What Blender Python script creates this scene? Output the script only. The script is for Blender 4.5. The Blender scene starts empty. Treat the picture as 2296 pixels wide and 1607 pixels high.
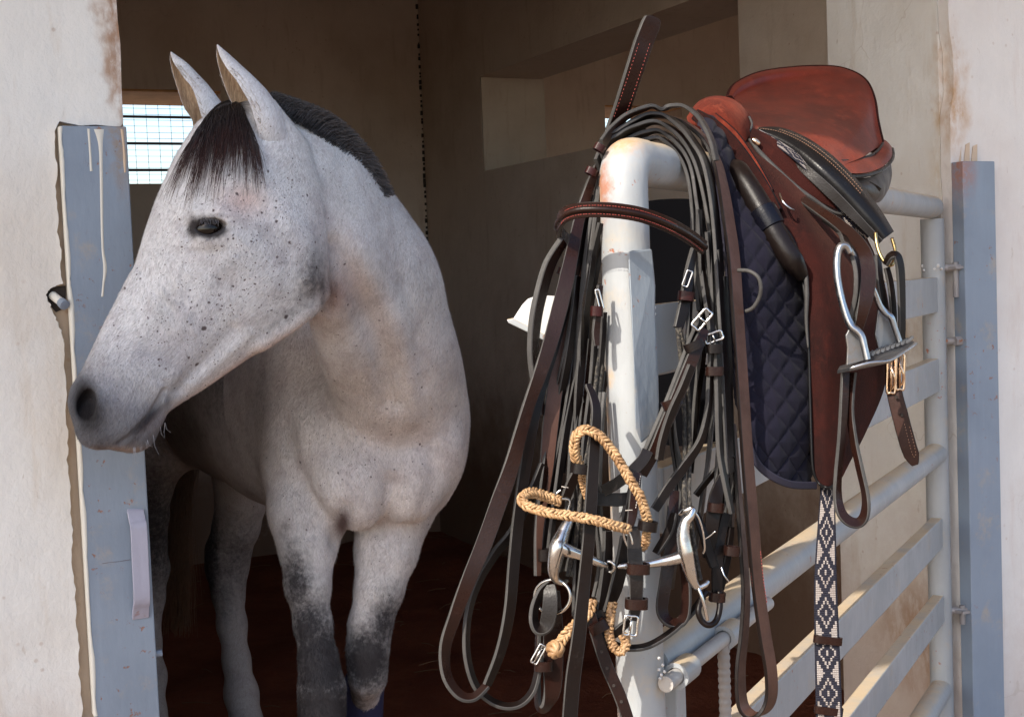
import bpy, bmesh, math, random
import numpy as np
from mathutils import Vector, Matrix
R = random.Random(7)
rng = np.random.default_rng(7)
C = bpy.context.scene.collection
sc = bpy.context.scene

# ------------------------------------------------------------------ camera, sky, sun, exposure
F_PX, CX, CY = 3000.0, 1148.0, 803.5            # focal length and centre for a 2296 x 1607 picture
CAM = np.array([0.0, 0.0, 1.2])
PITCH, ROLL = math.atan(180 / F_PX), 0.04
_F = np.array([0, math.cos(PITCH), -math.sin(PITCH)])
_R0 = np.array([1.0, 0, 0]); _U0 = np.cross(_R0, _F)
_R = _R0 * math.cos(ROLL) - _U0 * math.sin(ROLL)
_U = _U0 * math.cos(ROLL) + _R0 * math.sin(ROLL)
cam_d = bpy.data.cameras.new('camera'); cam = bpy.data.objects.new('camera', cam_d); C.objects.link(cam)
cam_d.sensor_width = 36; cam_d.lens = 36 * F_PX / 2296; cam_d.clip_start = .05; cam_d.clip_end = 3000
cam.matrix_world = Matrix(((_R[0], _U[0], -_F[0], 0), (_R[1], _U[1], -_F[1], 0), (_R[2], _U[2], -_F[2], CAM[2]), (0, 0, 0, 1)))
sc.camera = cam

PHI = math.radians(26)
A2 = np.array([math.cos(PHI), math.sin(PHI), 0])          # along the front wall, to the right
N2 = np.array([math.sin(PHI), -math.cos(PHI), 0])         # out of the wall, towards the viewer
BETA, ELEV = math.radians(25), math.radians(40)
SH = -math.cos(BETA) * A2 + math.sin(BETA) * N2
SUN = SH * math.cos(ELEV) + np.array([0, 0, math.sin(ELEV)])
w = bpy.data.worlds.new('World'); sc.world = w; w.use_nodes = True
wn = w.node_tree.nodes; wl = w.node_tree.links
sky = wn.new('ShaderNodeTexSky'); sky.sky_type = 'NISHITA'; sky.sun_disc = False
sky.sun_elevation = ELEV; sky.sun_rotation = math.atan2(SUN[0], SUN[1])
sky.dust_density = 2.0; sky.air_density = 1.0; sky.ozone_density = 1.0
bg = wn['Background']; bg.inputs[1].default_value = .15
wl.new(sky.outputs[0], bg.inputs[0])
sd = bpy.data.lights.new('sun', 'SUN'); sd.energy = 2.9; sd.angle = math.radians(.5); sd.color = (1, .93, .82)
so = bpy.data.objects.new('sun', sd); C.objects.link(so)
so.rotation_euler = Vector(SUN).to_track_quat('Z', 'Y').to_euler()
sc.view_settings.view_transform = 'Standard'; sc.view_settings.look = 'None'
sc.view_settings.gamma = 1; sc.view_settings.use_curve_mapping = False
sc.view_settings.exposure = 1.12
sc.cycles.max_bounces = 6; sc.cycles.diffuse_bounces = 4

# ------------------------------------------------------------------ geometry of the view
def V(*a): return np.array(a, float)
def nrm(v): v = np.asarray(v, float); return v / (np.linalg.norm(v) + 1e-12)
def ray(x, y): return _F + _R * (x - CX) / F_PX + _U * (CY - y) / F_PX
def P(x, y, d): return CAM + d * ray(x, y)
def onplane(x, y, p0, n):
    r = ray(x, y); return CAM + r * (np.dot(p0 - CAM, n) / np.dot(r, n))
def proj(p):
    q = np.asarray(p) - CAM; z = q @ _F
    return CX + F_PX * (q @ _R) / z, CY - F_PX * (q @ _U) / z, z

# ------------------------------------------------------------------ mesh building
class MB:
    def __init__(s): s.v = []; s.f = []; s.uv = None; s.mi = []; s.cur = 0
    def add(s, vs, fs):
        o = len(s.v); s.v += [tuple(map(float, p)) for p in vs]
        s.f += [tuple(i + o for i in f) for f in fs]; s.mi += [s.cur] * len(fs); return s
    def box(s, c, ax, ay, az, b=0.0):
        """box centred on c with half vectors ax ay az; b bevel done later"""
        c = np.asarray(c, float); ax, ay, az = map(np.asarray, (ax, ay, az))
        vs = [c + i * ax + j * ay + k * az for k in (-1, 1) for j in (-1, 1) for i in (-1, 1)]
        fs = [(0, 2, 3, 1), (4, 5, 7, 6), (0, 1, 5, 4), (2, 6, 7, 3), (0, 4, 6, 2), (1, 3, 7, 5)]
        if np.dot(np.cross(ax, ay), az) < 0: fs = [f[::-1] for f in fs]
        return s.add(vs, fs)
    def prism(s, pts, off):
        """polygon pts (3D, planar) extruded by vector off"""
        n = len(pts); pts = [np.asarray(p, float) for p in pts]; off = np.asarray(off, float)
        nn = sum(np.cross(pts[i] - pts[0], pts[(i + 1) % n] - pts[0]) for i in range(1, n - 1))
        if np.dot(nn, off) > 0: pts = pts[::-1]
        vs = pts + [p + off for p in pts]
        fs = [tuple(range(n)), tuple(range(2 * n - 1, n - 1, -1))] + [(i, i + n, (i + 1) % n + n, (i + 1) % n) for i in range(n)]
        return s.add(vs, fs)
    def grid(s, G, flip=False, cu=False, cv=False):
        """G: array (n,m,3)"""
        n, m = G.shape[:2]; fs = []
        for i in range(n if cu else n - 1):
            for j in range(m if cv else m - 1):
                f = (i * m + j, ((i + 1) % n) * m + j, ((i + 1) % n) * m + (j + 1) % m, i * m + (j + 1) % m)
                fs.append(f[::-1] if flip else f)
        return s.add(G.reshape(-1, 3), fs)
    def tube(s, pts, r, n=12, caps=True, closed=False, squash=None):
        pts = np.asarray(pts, float); k = len(pts); r = np.broadcast_to(np.asarray(r, float), (k,))
        T = np.array([nrm(pts[(i + 1) % k if closed else min(i + 1, k - 1)] - pts[(i - 1) % k if closed else max(i - 1, 0)]) for i in range(k)])
        u = nrm(np.cross(T[0], V(.13, .31, .94))); G = np.zeros((k, n, 3))
        for i in range(k):
            u = nrm(u - T[i] * np.dot(u, T[i])); b = np.cross(T[i], u)
            for j in range(n):
                a = 2 * math.pi * j / n
                G[i, j] = pts[i] + r[i] * (u * math.cos(a) + b * math.sin(a))
        o = len(s.v); s.grid(G, cv=True, cu=closed, flip=False)
        if caps and not closed:
            s.f += [tuple(o + j for j in range(n)), tuple(o + (k - 1) * n + j for j in range(n - 1, -1, -1))]; s.mi += [s.cur] * 2
        return s
    def ribbon(s, pts, wd, width, th, m=None):
        """strap: path pts, width direction per point, width, thickness; rounded edges"""
        pts = np.asarray(pts, float); k = len(pts); wd = np.asarray(wd, float)
        width = np.broadcast_to(np.asarray(width, float), (k,)); th = np.broadcast_to(np.asarray(th, float), (k,))
        G = np.zeros((k, 8, 3))
        for i in range(k):
            t = nrm(pts[min(i + 1, k - 1)] - pts[max(i - 1, 0)])
            w_ = wd[i] - t * np.dot(wd[i], t); w_ = nrm(w_) if np.linalg.norm(w_) > 1e-6 else nrm(np.cross(t, V(0, 0, 1)))
            n_ = np.cross(t, w_); W, H = width[i] / 2, th[i] / 2; e = min(H * .3, W * .3)
            for j, (a, b) in enumerate(((-W, -H + e), (-W + e, -H), (W - e, -H), (W, -H + e), (W, H - e), (W - e, H), (-W + e, H), (-W, H - e))):
                G[i, j] = pts[i] + w_ * a + n_ * b
        o = len(s.v); s.grid(G, cv=True)
        s.f += [tuple(o + j for j in range(8)), tuple(o + (k - 1) * 8 + j for j in range(7, -1, -1))]; s.mi += [s.cur] * 2
        return s
    def build(s, name, mat, parent=None, smooth=None, bevel=0, sub=0, kind=None, fix=True):
        me = bpy.data.meshes.new(name)
        off = V(0, 0, 0); q_ = parent
        while q_ is not None: off = off + V(*q_.location); q_ = q_.parent
        vs = np.asarray(s.v, float) - off if s.v else []
        me.from_pydata([tuple(p) for p in vs], [], s.f)
        mats = mat if isinstance(mat, (list, tuple)) else [mat]
        for m_ in mats: me.materials.append(m_)
        if len(mats) > 1: me.polygons.foreach_set('material_index', s.mi)
        if fix:
            bm = bmesh.new(); bm.from_mesh(me); bmesh.ops.recalc_face_normals(bm, faces=bm.faces); bm.to_mesh(me); bm.free()
        if smooth is not None:
            me.shade_smooth() if smooth >= 180 else (me.shade_smooth(), me.set_sharp_from_angle(angle=math.radians(smooth)))
        o = bpy.data.objects.new(name, me); C.objects.link(o)
        if parent is not None:
            o.parent = parent
            if getattr(parent, 'type', '') == 'MESH': pass
        if bevel:
            b = o.modifiers.new('bevel', 'BEVEL'); b.width = bevel; b.segments = 2; b.limit_method = 'ANGLE'; b.angle_limit = math.radians(40)
        if sub:
            b = o.modifiers.new('sub', 'SUBSURF'); b.levels = b.render_levels = sub
        if kind: o['kind'] = kind
        return o
def tag(o, label=None, cat=None, group=None, kind=None):
    for k_, v_ in (('label', label), ('category', cat), ('group', group), ('kind', kind)):
        if v_: o[k_] = v_
    return o
def thing(name, label, cat, loc, group=None):
    o = bpy.data.objects.new(name, None); C.objects.link(o); o.empty_display_size = .1
    o.location = tuple(loc); o.matrix_world = Matrix.Translation(Vector(tuple(loc)))
    return tag(o, label, cat, group)
def cr(pts, n=8, closed=False):
    """Catmull-Rom through rows (any dimension)"""
    p = np.asarray(pts, float); k = len(p)
    if k < 3 and not closed:
        return np.array([p[0] + (p[-1] - p[0]) * t for t in np.linspace(0, 1, n + 1)])
    out = []
    for i in range(k if closed else k - 1):
        p0, p1, p2, p3 = (p[(i - 1) % k], p[i % k], p[(i + 1) % k], p[(i + 2) % k]) if closed else (p[max(i - 1, 0)], p[i], p[i + 1], p[min(i + 2, k - 1)])
        for t in np.arange(n) / n:
            out.append(.5 * ((2 * p1) + (-p0 + p2) * t + (2 * p0 - 5 * p1 + 4 * p2 - p3) * t * t + (-p0 + 3 * p1 - 3 * p2 + p3) * t ** 3))
    if not closed: out.append(p[-1])
    return np.array(out)

# ------------------------------------------------------------------ material helper
class NT:
    def __init__(s, name):
        s.m = bpy.data.materials.new(name); s.m.use_nodes = True; s.t = s.m.node_tree; s.n = s.t.nodes; s.l = s.t.links
        s.b = s.n['Principled BSDF']; s.geo = s.n.new('ShaderNodeNewGeometry').outputs['Position']
    def set(s, sock, v):
        if isinstance(v, bpy.types.NodeSocket): s.l.new(v, sock)
        elif isinstance(v, (tuple, list)) and len(v) == 3 and sock.type == 'RGBA': sock.default_value = (*v, 1)
        else: sock.default_value = v
    def math(s, op, a, b=0.0, c=None, clamp=False):
        q = s.n.new('ShaderNodeMath'); q.operation = op; q.use_clamp = clamp; s.set(q.inputs[0], a); s.set(q.inputs[1], b)
        if c is not None: s.set(q.inputs[2], c)
        return q.outputs[0]
    def vmath(s, op, a, b=(0, 0, 0), out=0):
        q = s.n.new('ShaderNodeVectorMath'); q.operation = op; s.set(q.inputs[0], a); s.set(q.inputs[1], b); return q.outputs[out]
    def scaled(s, v, sc3):
        return s.vmath('MULTIPLY', v, sc3)
    def noise(s, scale, detail=4, rough=.55, vec=None, out=0, dist=0):
        q = s.n.new('ShaderNodeTexNoise'); s.set(q.inputs['Vector'], vec if vec is not None else s.geo)
        q.inputs['Scale'].default_value = scale; q.inputs['Detail'].default_value = detail; q.inputs['Roughness'].default_value = rough
        q.inputs['Distortion'].default_value = dist
        return q.outputs[out]
    def voro(s, scale, vec=None, feat='F1', rnd=1.0, out='Distance'):
        q = s.n.new('ShaderNodeTexVoronoi'); q.feature = feat; s.set(q.inputs['Vector'], vec if vec is not None else s.geo)
        q.inputs['Scale'].default_value = scale; q.inputs['Randomness'].default_value = rnd; return q.outputs[out]
    def ramp(s, v, lo, hi, a=0.0, b=1.0, smooth=True):
        q = s.n.new('ShaderNodeMapRange'); q.interpolation_type = 'SMOOTHSTEP' if smooth else 'LINEAR'
        s.set(q.inputs[0], v); s.set(q.inputs[1], lo); s.set(q.inputs[2], hi); s.set(q.inputs[3], a); s.set(q.inputs[4], b); return q.outputs[0]
    def mix(s, f, a, b, blend='MIX'):
        q = s.n.new('ShaderNodeMix'); q.data_type = 'RGBA'; q.blend_type = blend
        s.set(q.inputs[0], f); s.set(q.inputs[6], a); s.set(q.inputs[7], b); return q.outputs[2]
    def sep(s, v=None):
        q = s.n.new('ShaderNodeSeparateXYZ'); s.set(q.inputs[0], v if v is not None else s.geo); return q.outputs
    def attr(s, name, out='Color'):
        q = s.n.new('ShaderNodeAttribute'); q.attribute_name = name; return q.outputs[out]
    def spot(s, c, ax, warp=0.0, wscale=20):
        """1 at centre fading to 0 at the ellipsoid of radii ax about c"""
        v = s.geo
        if warp:
            nz = s.noise(wscale, 3, out=1); v = s.vmath('ADD', v, s.vmath('SCALE', s.vmath('SUBTRACT', nz, (.5, .5, .5)), (0, 0, 0)))
            v.node.inputs[1].links[0].from_node.inputs[3].default_value = warp
        d = s.vmath('LENGTH', s.vmath('DIVIDE', s.vmath('SUBTRACT', v, tuple(c)), tuple(ax)), out=1)
        return s.ramp(d, 1.0, 0.0)
    def bump(s, h, strength=.3, dist=.002, normal=None):
        q = s.n.new('ShaderNodeBump'); q.inputs['Strength'].default_value = strength; q.inputs['Distance'].default_value = dist
        s.set(q.inputs['Height'], h)
        if normal is not None: s.l.new(normal, q.inputs['Normal'])
        return q.outputs[0]
    def done(s, col=None, rough=.5, metal=0.0, normal=None, **kw):
        if col is not None: s.set(s.b.inputs['Base Color'], col)
        s.set(s.b.inputs['Roughness'], rough); s.set(s.b.inputs['Metallic'], metal)
        if normal is not None: s.l.new(normal, s.b.inputs['Normal'])
        for k_, v_ in kw.items(): s.set(s.b.inputs[k_.replace('_', ' ')], v_)
        return s.m

# ------------------------------------------------------------------ main frames of the place
LP = P(287, 400, 2.15); LP[2] = 0                       # left jamb corner (foot)
def W(t, o, z): return LP + A2 * t + N2 * o + V(0, 0, z)  # t along wall, o outward, z up
def wall_tz(x, y, o=0.0):                                # picture point on the front wall plane -> t, z
    p = onplane(x, y, LP + N2 * o, N2); q = p - LP; return float(q @ A2), float(p[2])
TR = wall_tz(2135, 500)[0]                               # right jamb corner
# ------------------------------------------------------------------ plaster, paint, soil
def plaster(name, base, dirt, stain_amt=1.0, spots=(), low=None, rough=.9, brush=True):
    n = NT(name)
    big = n.noise(1.7, 5, .6); mid = n.noise(9, 6, .65); fine = n.noise(130, 4, .6)
    streak = n.noise(26, 5, .6, vec=n.scaled(n.geo, (1, 1, .16)))
    c = n.mix(n.ramp(mid, .35, .75, 0, .35), base, tuple(v * .86 for v in base))
    c = n.mix(n.ramp(big, .45, .7, 0, .5 * stain_amt), c, dirt)
    c = n.mix(n.math('MULTIPLY', n.ramp(streak, .55, .72), .38 * stain_amt), c, dirt)
    fleck = n.math('MULTIPLY', n.ramp(n.voro(34), .16, .06), n.ramp(n.noise(5, 4), .52, .62))
    c = n.mix(n.math('MULTIPLY', fleck, .55 * stain_amt), c, (.36, .2, .11))
    scr = n.ramp(n.noise(60, 3, .6, vec=n.scaled(n.geo, (1, 1, .35))), .68, .76)
    c = n.mix(n.math('MULTIPLY', scr, .28), c, (.34, .24, .16))
    for (p_, ax, col, amt) in spots:
        sp = n.math('MULTIPLY', n.spot(p_, ax, .1, 18), n.ramp(n.noise(30, 6, .7, vec=n.scaled(n.geo, (1, 1, .45))), .28, .6), clamp=True)
        c = n.mix(n.math('MULTIPLY', sp, amt), c, col)
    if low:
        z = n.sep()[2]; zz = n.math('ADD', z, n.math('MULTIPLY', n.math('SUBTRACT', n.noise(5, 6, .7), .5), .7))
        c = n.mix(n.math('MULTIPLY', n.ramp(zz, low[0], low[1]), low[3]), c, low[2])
    h = n.math('ADD', n.math('MULTIPLY', n.noise(22, 6, .65, vec=n.scaled(n.geo, (1, 1, .5))), 1.0), n.math('MULTIPLY', fine, .35))
    lump = n.noise(6, 4, .5)
    cracks = n.math('MULTIPLY', n.ramp(n.voro(2.3, vec=n.vmath('ADD', n.geo, n.scaled(n.noise(3, 4, out=1), (.5, .5, .5))), feat='DISTANCE_TO_EDGE'), .006, .0), n.ramp(n.noise(1.3, 2), .56, .66))
    c = n.mix(n.math('MULTIPLY', cracks, .3), c, (.4, .31, .23))
    nb = n.bump(lump, .5, .02); nb = n.bump(h, .75, .004, nb)
    return n.done(c, rough, normal=nb, Specular_IOR_Level=.25)

_c1 = W(TR, 0, 0); zc = lambda y, x=2135: wall_tz(x, y)[1]
_e1 = lambda y: W(0, 0, wall_tz(283, y)[1])
M_front = plaster('lime_plaster', (.80, .79, .76), (.54, .43, .31), .65, spots=[
    (_e1(60), (.045, .045, .30), (.33, .17, .09), .95), (_e1(215), (.035, .035, .14), (.38, .22, .13), .7),
    (W(TR, 0, zc(215)), (.075, .075, .22), (.5, .27, .09), .95), (W(TR, 0, zc(150)), (.04, .04, .12), (.35, .19, .09), .9),
    (W(TR - .03, 0, zc(400)), (.10, .10, .25), (.55, .37, .16), .6), (W(TR, -.2, zc(760)), (.16, .16, .12), (.42, .27, .12), .8),
    (W(TR - .02, -.1, zc(1450)), (.14, .3, .22), (.35, .2, .09), .85), (W(TR + .2, 0, zc(1300)), (.09, .09, .1), (.42, .24, .15), .6),
    (W(-.3, 0, 1.15), (.1, .1, .14), (.45, .3, .2), .5), (W(-.25, 0, .45), (.1, .1, .1), (.4, .2, .13), .5)],
    low=(.75, .2, (.36, .2, .12), .55))
M_pink = plaster('pale_pink_plaster', (.80, .77, .74), (.55, .4, .33), .5, spots=[
    (W(TR + .01, 0, zc(215)), (.06, .06, .22), (.5, .27, .1), .8), (W(TR + .26, 0, zc(1300)), (.03, .03, .13), (.22, .1, .06), .9)],
    low=(.6, .1, (.4, .25, .18), .4))
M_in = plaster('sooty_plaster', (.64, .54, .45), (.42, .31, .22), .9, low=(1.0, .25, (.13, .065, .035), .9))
M_jamb = plaster('niche_plaster', (.52, .46, .38), (.3, .2, .13), .8)
M_mortar = plaster('raw_mortar', (.50, .39, .29), (.36, .26, .18), .8)
def soil(name, c0, c1, c2):
    n = NT(name); a = n.noise(3, 8, .65); b = n.noise(40, 6, .7)
    c = n.mix(n.ramp(a, .35, .65), c0, c1); c = n.mix(n.ramp(b, .55, .75, 0, .6), c, c2)
    return n.done(c, .95, normal=n.bump(n.math('ADD', b, n.math('MULTIPLY', a, 2)), .8, .02), Specular_IOR_Level=.1)
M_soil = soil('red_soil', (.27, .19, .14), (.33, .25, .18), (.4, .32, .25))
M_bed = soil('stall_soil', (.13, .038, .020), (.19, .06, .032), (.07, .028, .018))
M_wood = NT('warm_timber'); _g = M_wood.noise(14, 6, .6, vec=M_wood.scaled(M_wood.geo, (1, 1, 8)))
M_wood = M_wood.done(M_wood.mix(M_wood.ramp(_g, .3, .7), (.75, .42, .18), (.6, .3, .12)), .6)

def painted_steel(name, base, rust=(.30, .12, .055), amt=.5, top=None, gloss=.42, drip=None, spots=()):
    n = NT(name)
    var = n.noise(7, 5, .6); c = n.mix(n.ramp(var, .35, .7, 0, .6), base, tuple(v * .82 for v in base))
    stk = n.noise(55, 4, .6, vec=n.scaled(n.geo, (1, 1, .06)))
    c = n.mix(n.ramp(stk, .5, .75, 0, .3), c, tuple(min(1, v * 1.18) for v in base))
    grime = n.math('MULTIPLY', n.ramp(n.noise(11, 7, .72), .54, .72), .45)
    c = n.mix(grime, c, (.5, .38, .24))
    if top is not None:
        nz = n.sep(n.n.new('ShaderNodeNewGeometry').outputs['Normal'])[2]
        c = n.mix(n.math('MULTIPLY', n.ramp(nz, .5, .95), n.ramp(n.noise(24, 6, .7, vec=n.scaled(n.geo, (.35, .35, 1))), .3, .6, .35, .9)), c, top)
    for (p_, ax, col, a_) in spots:
        sp = n.math('MULTIPLY', n.spot(p_, ax, .05, 30), n.ramp(n.noise(60, 6, .7), .3, .55), clamp=True)
        c = n.mix(n.math('MULTIPLY', sp, a_), c, col)
    chip = n.math('MULTIPLY', n.ramp(n.noise(70, 5, .65), .63, .67), n.ramp(n.noise(6, 3), .48, .6))
    c = n.mix(n.math('MULTIPLY', chip, amt), c, rust)
    spk = n.ramp(n.voro(120), .10, .05); c = n.mix(n.math('MULTIPLY', spk, .3 * amt + .1), c, (.3, .2, .14))
    h = n.math('ADD', n.noise(90, 3, .5, vec=n.scaled(n.geo, (1, 1, .4))), n.math('MULTIPLY', chip, -1.2))
    nb = n.bump(h, .45, .0016); nb = n.bump(n.noise(16, 3), .25, .004, nb)
    return n.done(c, n.ramp(var, .3, .7, gloss - .06, gloss + .16), normal=nb)
M_post = painted_steel('blue_grey_gloss_paint', (.25, .305, .385), amt=.8, spots=[
    (W(TR, .02, zc(370)), (.06, .06, .11), (.38, .16, .1), .9), (W(-.01, .01, wall_tz(270, 330)[1]), (.025, .05, .12), (.3, .22, .16), .8)])
M_white = NT('dripped_limewash'); M_white = M_white.done((.72, .70, .63), .7)
M_tan = NT('tan_drip'); M_tan = M_tan.done((.62, .47, .34), .7)
M_dark = NT('dark_void'); M_dark = M_dark.done((.03, .022, .018), .9)
# ------------------------------------------------------------------ ground, stable building
g = MB(); n_ = 60; xs = np.linspace(-1, 1, n_)
G = np.zeros((n_, n_, 3)); sx = np.sign(xs) * np.abs(xs) ** 3 * 600
for i in range(n_):
    for j in range(n_): G[i, j] = (sx[i], sx[j] - 2, -.02)
g.grid(G); g.build('ground', M_soil, kind='structure')
SD = 3.25                                         # stall depth behind the wall
TW = .40                                          # wall thickness
TS = TR + .28                                     # inner side wall, set back behind the jamb
fl = MB(); n1, n2 = 90, 70; G = np.zeros((n1, n2, 3))
for i in range(n1):
    for j in range(n2):
        t = -2.2 + 7.4 * i / (n1 - 1); o = .35 - (SD + TW + .5) * j / (n2 - 1)
        z = -.015 + .03 * math.sin(t * 5.1 + 2 * math.sin(o * 3)) * math.sin(o * 4.3 + t) + R.uniform(-.006, .006)
        G[i, j] = W(t, o, max(z, -.012) + .012)
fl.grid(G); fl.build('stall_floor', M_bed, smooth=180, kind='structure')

st = thing('stable', 'whitewashed plaster stable around the horse with dim stall and barred windows', 'stable', W(0, 0, 0))
ZR = 3.0                                          # ceiling height
def rect_wall(mb, t0, t1, z0, z1, O, U, thick, holes=()):
    """slab with rectangular holes; O origin point fn: O + U*t, thickness vector thick"""
    ts = sorted({t0, t1, *[h[0] for h in holes], *[h[1] for h in holes]}); zs = sorted({z0, z1, *[h[2] for h in holes], *[h[3] for h in holes]})
    for a_, b_ in zip(ts, ts[1:]):
        col = [(c_, d_) for c_, d_ in zip(zs, zs[1:]) if not any(h[0] <= a_ and b_ <= h[1] and h[2] <= c_ and d_ <= h[3] for h in holes)]
        merged = []
        for c_, d_ in col:
            if merged and abs(merged[-1][1] - c_) < 1e-9: merged[-1][1] = d_
            else: merged.append([c_, d_])
        for c_, d_ in merged:
            ctr = O + U * (a_ + b_) / 2 + V(0, 0, (c_ + d_) / 2) + thick / 2
            mb.box(ctr, U * (b_ - a_) / 2, V(0, 0, (d_ - c_) / 2), thick / 2)
    return mb
# front wall, left of the opening: ragged plaster edge round the sunk steel post
pl, pz = wall_tz(133, 283); t_l = wall_tz(141, 400)[0]
ragged = []
def tz(x, y): return wall_tz(x, y)
edge = [(126, 283), (122, 330), (129, 380), (125, 430), (132, 480), (128, 520), (138, 560), (136, 600), (141, 636),
        (128, 640), (113, 648), (103, 658), (106, 672), (115, 688), (122, 706), (132, 728), (141, 752), (146, 770), (144, 820), (149, 870), (147, 920), (153, 980), (151, 1030),
        (157, 1090), (159, 1150), (163, 1200), (162, 1260), (169, 1320), (171, 1390), (177, 1450), (176, 1510), (184, 1570), (186, 1640), (200, 1900), (215, 2300)]
pts = [tz(*e) for e in edge]
rag = []
for (a_, b_), (c_, d_) in zip(pts, pts[1:]):
    for k_ in range(4):
        f_ = k_ / 4; rag.append((a_ + (c_ - a_) * f_ + R.uniform(-.0016, .0016), b_ + (d_ - b_) * f_))
topc = [tz(x_, y_) for x_, y_ in [(134, 272), (150, 276), (180, 282), (215, 280), (245, 283), (270, 284), (277, 276), (276, 262)]]
poly = [(-3.5, -.1), (-3.5, ZR)] + [(0.0, ZR)] + [(R.uniform(-.0025, 0), z_) for z_ in np.linspace(ZR - .1, topc[-1][1] + .01, 40)] + topc[::-1] + rag
poly = [p_ for p_ in poly if p_[1] > -.1] + [(rag[-1][0], -.1)]
mb = MB(); ft = [W(t, 0, z) for t, z in poly]
mb.prism(ft, -N2 * .014)
o_ = mb.build('front_wall', M_front, st, bevel=.003)
# masonry behind the plaster coat
mb = MB(); rect_wall(mb, -3.5, 0, -.1, ZR, LP - N2 * .014, A2, -N2 * (TW - .014)); mb.build('masonry', M_mortar, st)
# right front wall, with an unseen doorway added to light the next stall
rw_ = []
mb = MB(); zt = np.linspace(-.1, ZR, 70)
edge_r = [(TR + R.uniform(-.001, .003), z_) for z_ in zt]
edge_r = [(t + (.012 if abs(z_ - zc(165)) < .06 else 0), z_) for t, z_ in edge_r]
mb.prism([W(t, 0, z) for t, z in edge_r + [(TR + 1.0, ZR), (TR + 1.0, -.1)]], -N2 * .03); rect_wall(mb, TR + 1.002, TR + 4, -.1, ZR, LP, A2, -N2 * .03, holes=[(TR + 1.3, TR + 3.1, -.1, 2.35)]); mb.build('front_wall', M_pink, st)
mb = MB(); rect_wall(mb, TR, TR + 4, -.1, ZR, LP - N2 * .032, A2, -N2 * (TW - .032), holes=[(TR + 1.3, TR + 3.1, -.1, 2.35)]); mb.build('jamb', M_front, st)
# lintel above the opening
mb = MB(); mb.box(W(TR / 2, -TW / 2, (ZR + 2.35) / 2), A2 * (TR / 2 - .002), N2 * (TW / 2 - .002), V(0, 0, (ZR - 2.35) / 2)); mb.build('lintel', M_front, st)
# back wall with two windows
BO = LP - N2 * (TW + SD)
BT_ = .42
def bk(x, y, d=0.0):
    p = onplane(x, y, BO - N2 * d, N2); return float((p - BO) @ A2), float(p[2])
w0 = (bk(150, 300)[0], bk(500, 300)[0], bk(350, 412)[1], bk(350, 231, BT_)[1])
w1 = (bk(1358, 300)[0] - .0, bk(1530, 300)[0], bk(1400, 420)[1], bk(1400, 262, BT_)[1])
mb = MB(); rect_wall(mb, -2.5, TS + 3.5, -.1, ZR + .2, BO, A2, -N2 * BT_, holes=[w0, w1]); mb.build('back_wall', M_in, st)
# side wall with the pass-through niche
SO = LP + A2 * TS
def sdw(x, y):
    p = onplane(x, y, SO, A2); return float(-(p - SO) @ N2), float(p[2])
h0, h1 = sdw(1660, 200)[0], sdw(1080, 300)[0]
hz0, hz1 = sdw(1080, 385)[1], sdw(1080, 171)[1]
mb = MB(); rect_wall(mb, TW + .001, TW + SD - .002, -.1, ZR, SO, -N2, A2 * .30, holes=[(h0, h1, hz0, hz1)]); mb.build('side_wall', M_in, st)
mb = MB()  # lining of the niche in its own plaster tone: far cheek and sill
mb.box(SO + A2 * .152 - N2 * (h1 - .006) + V(0, 0, (hz0 + hz1) / 2), A2 * .150, N2 * .006, V(0, 0, (hz1 - hz0) / 2 - .002)); mb.build('niche_cheek', M_jamb, st)
# remaining walls and the ceiling close the rooms
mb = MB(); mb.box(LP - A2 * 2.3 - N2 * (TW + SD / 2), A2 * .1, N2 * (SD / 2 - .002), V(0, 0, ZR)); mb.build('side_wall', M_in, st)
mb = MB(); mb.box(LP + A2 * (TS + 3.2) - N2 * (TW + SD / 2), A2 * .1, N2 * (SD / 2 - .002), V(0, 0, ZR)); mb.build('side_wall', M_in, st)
OV = 1.60                                          # eave overhang
mb = MB(); mb.box(LP + A2 * 1.0 - N2 * ((TW + SD + .4 - OV) / 2) + V(0, 0, ZR + .3), A2 * 5, N2 * ((TW + SD + .4 + OV) / 2), V(0, 0, .06))
mb.build('roof', M_mortar, st)
mb = MB(); mb.box(LP + A2 * 1.0 - N2 * (TW + SD / 2) + V(0, 0, ZR - .03), A2 * 3.2, N2 * (SD / 2 - .002), V(0, 0, .02)); mb.build('ceiling', M_in, st)
# eave board so the overhang edge sits at the right height
mb = MB(); mb.box(LP + A2 * 1.0 + N2 * OV + V(0, 0, ZR + .12), A2 * 5, N2 * .015, V(0, 0, .12)); mb.build('fascia', M_wood, st)
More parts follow.
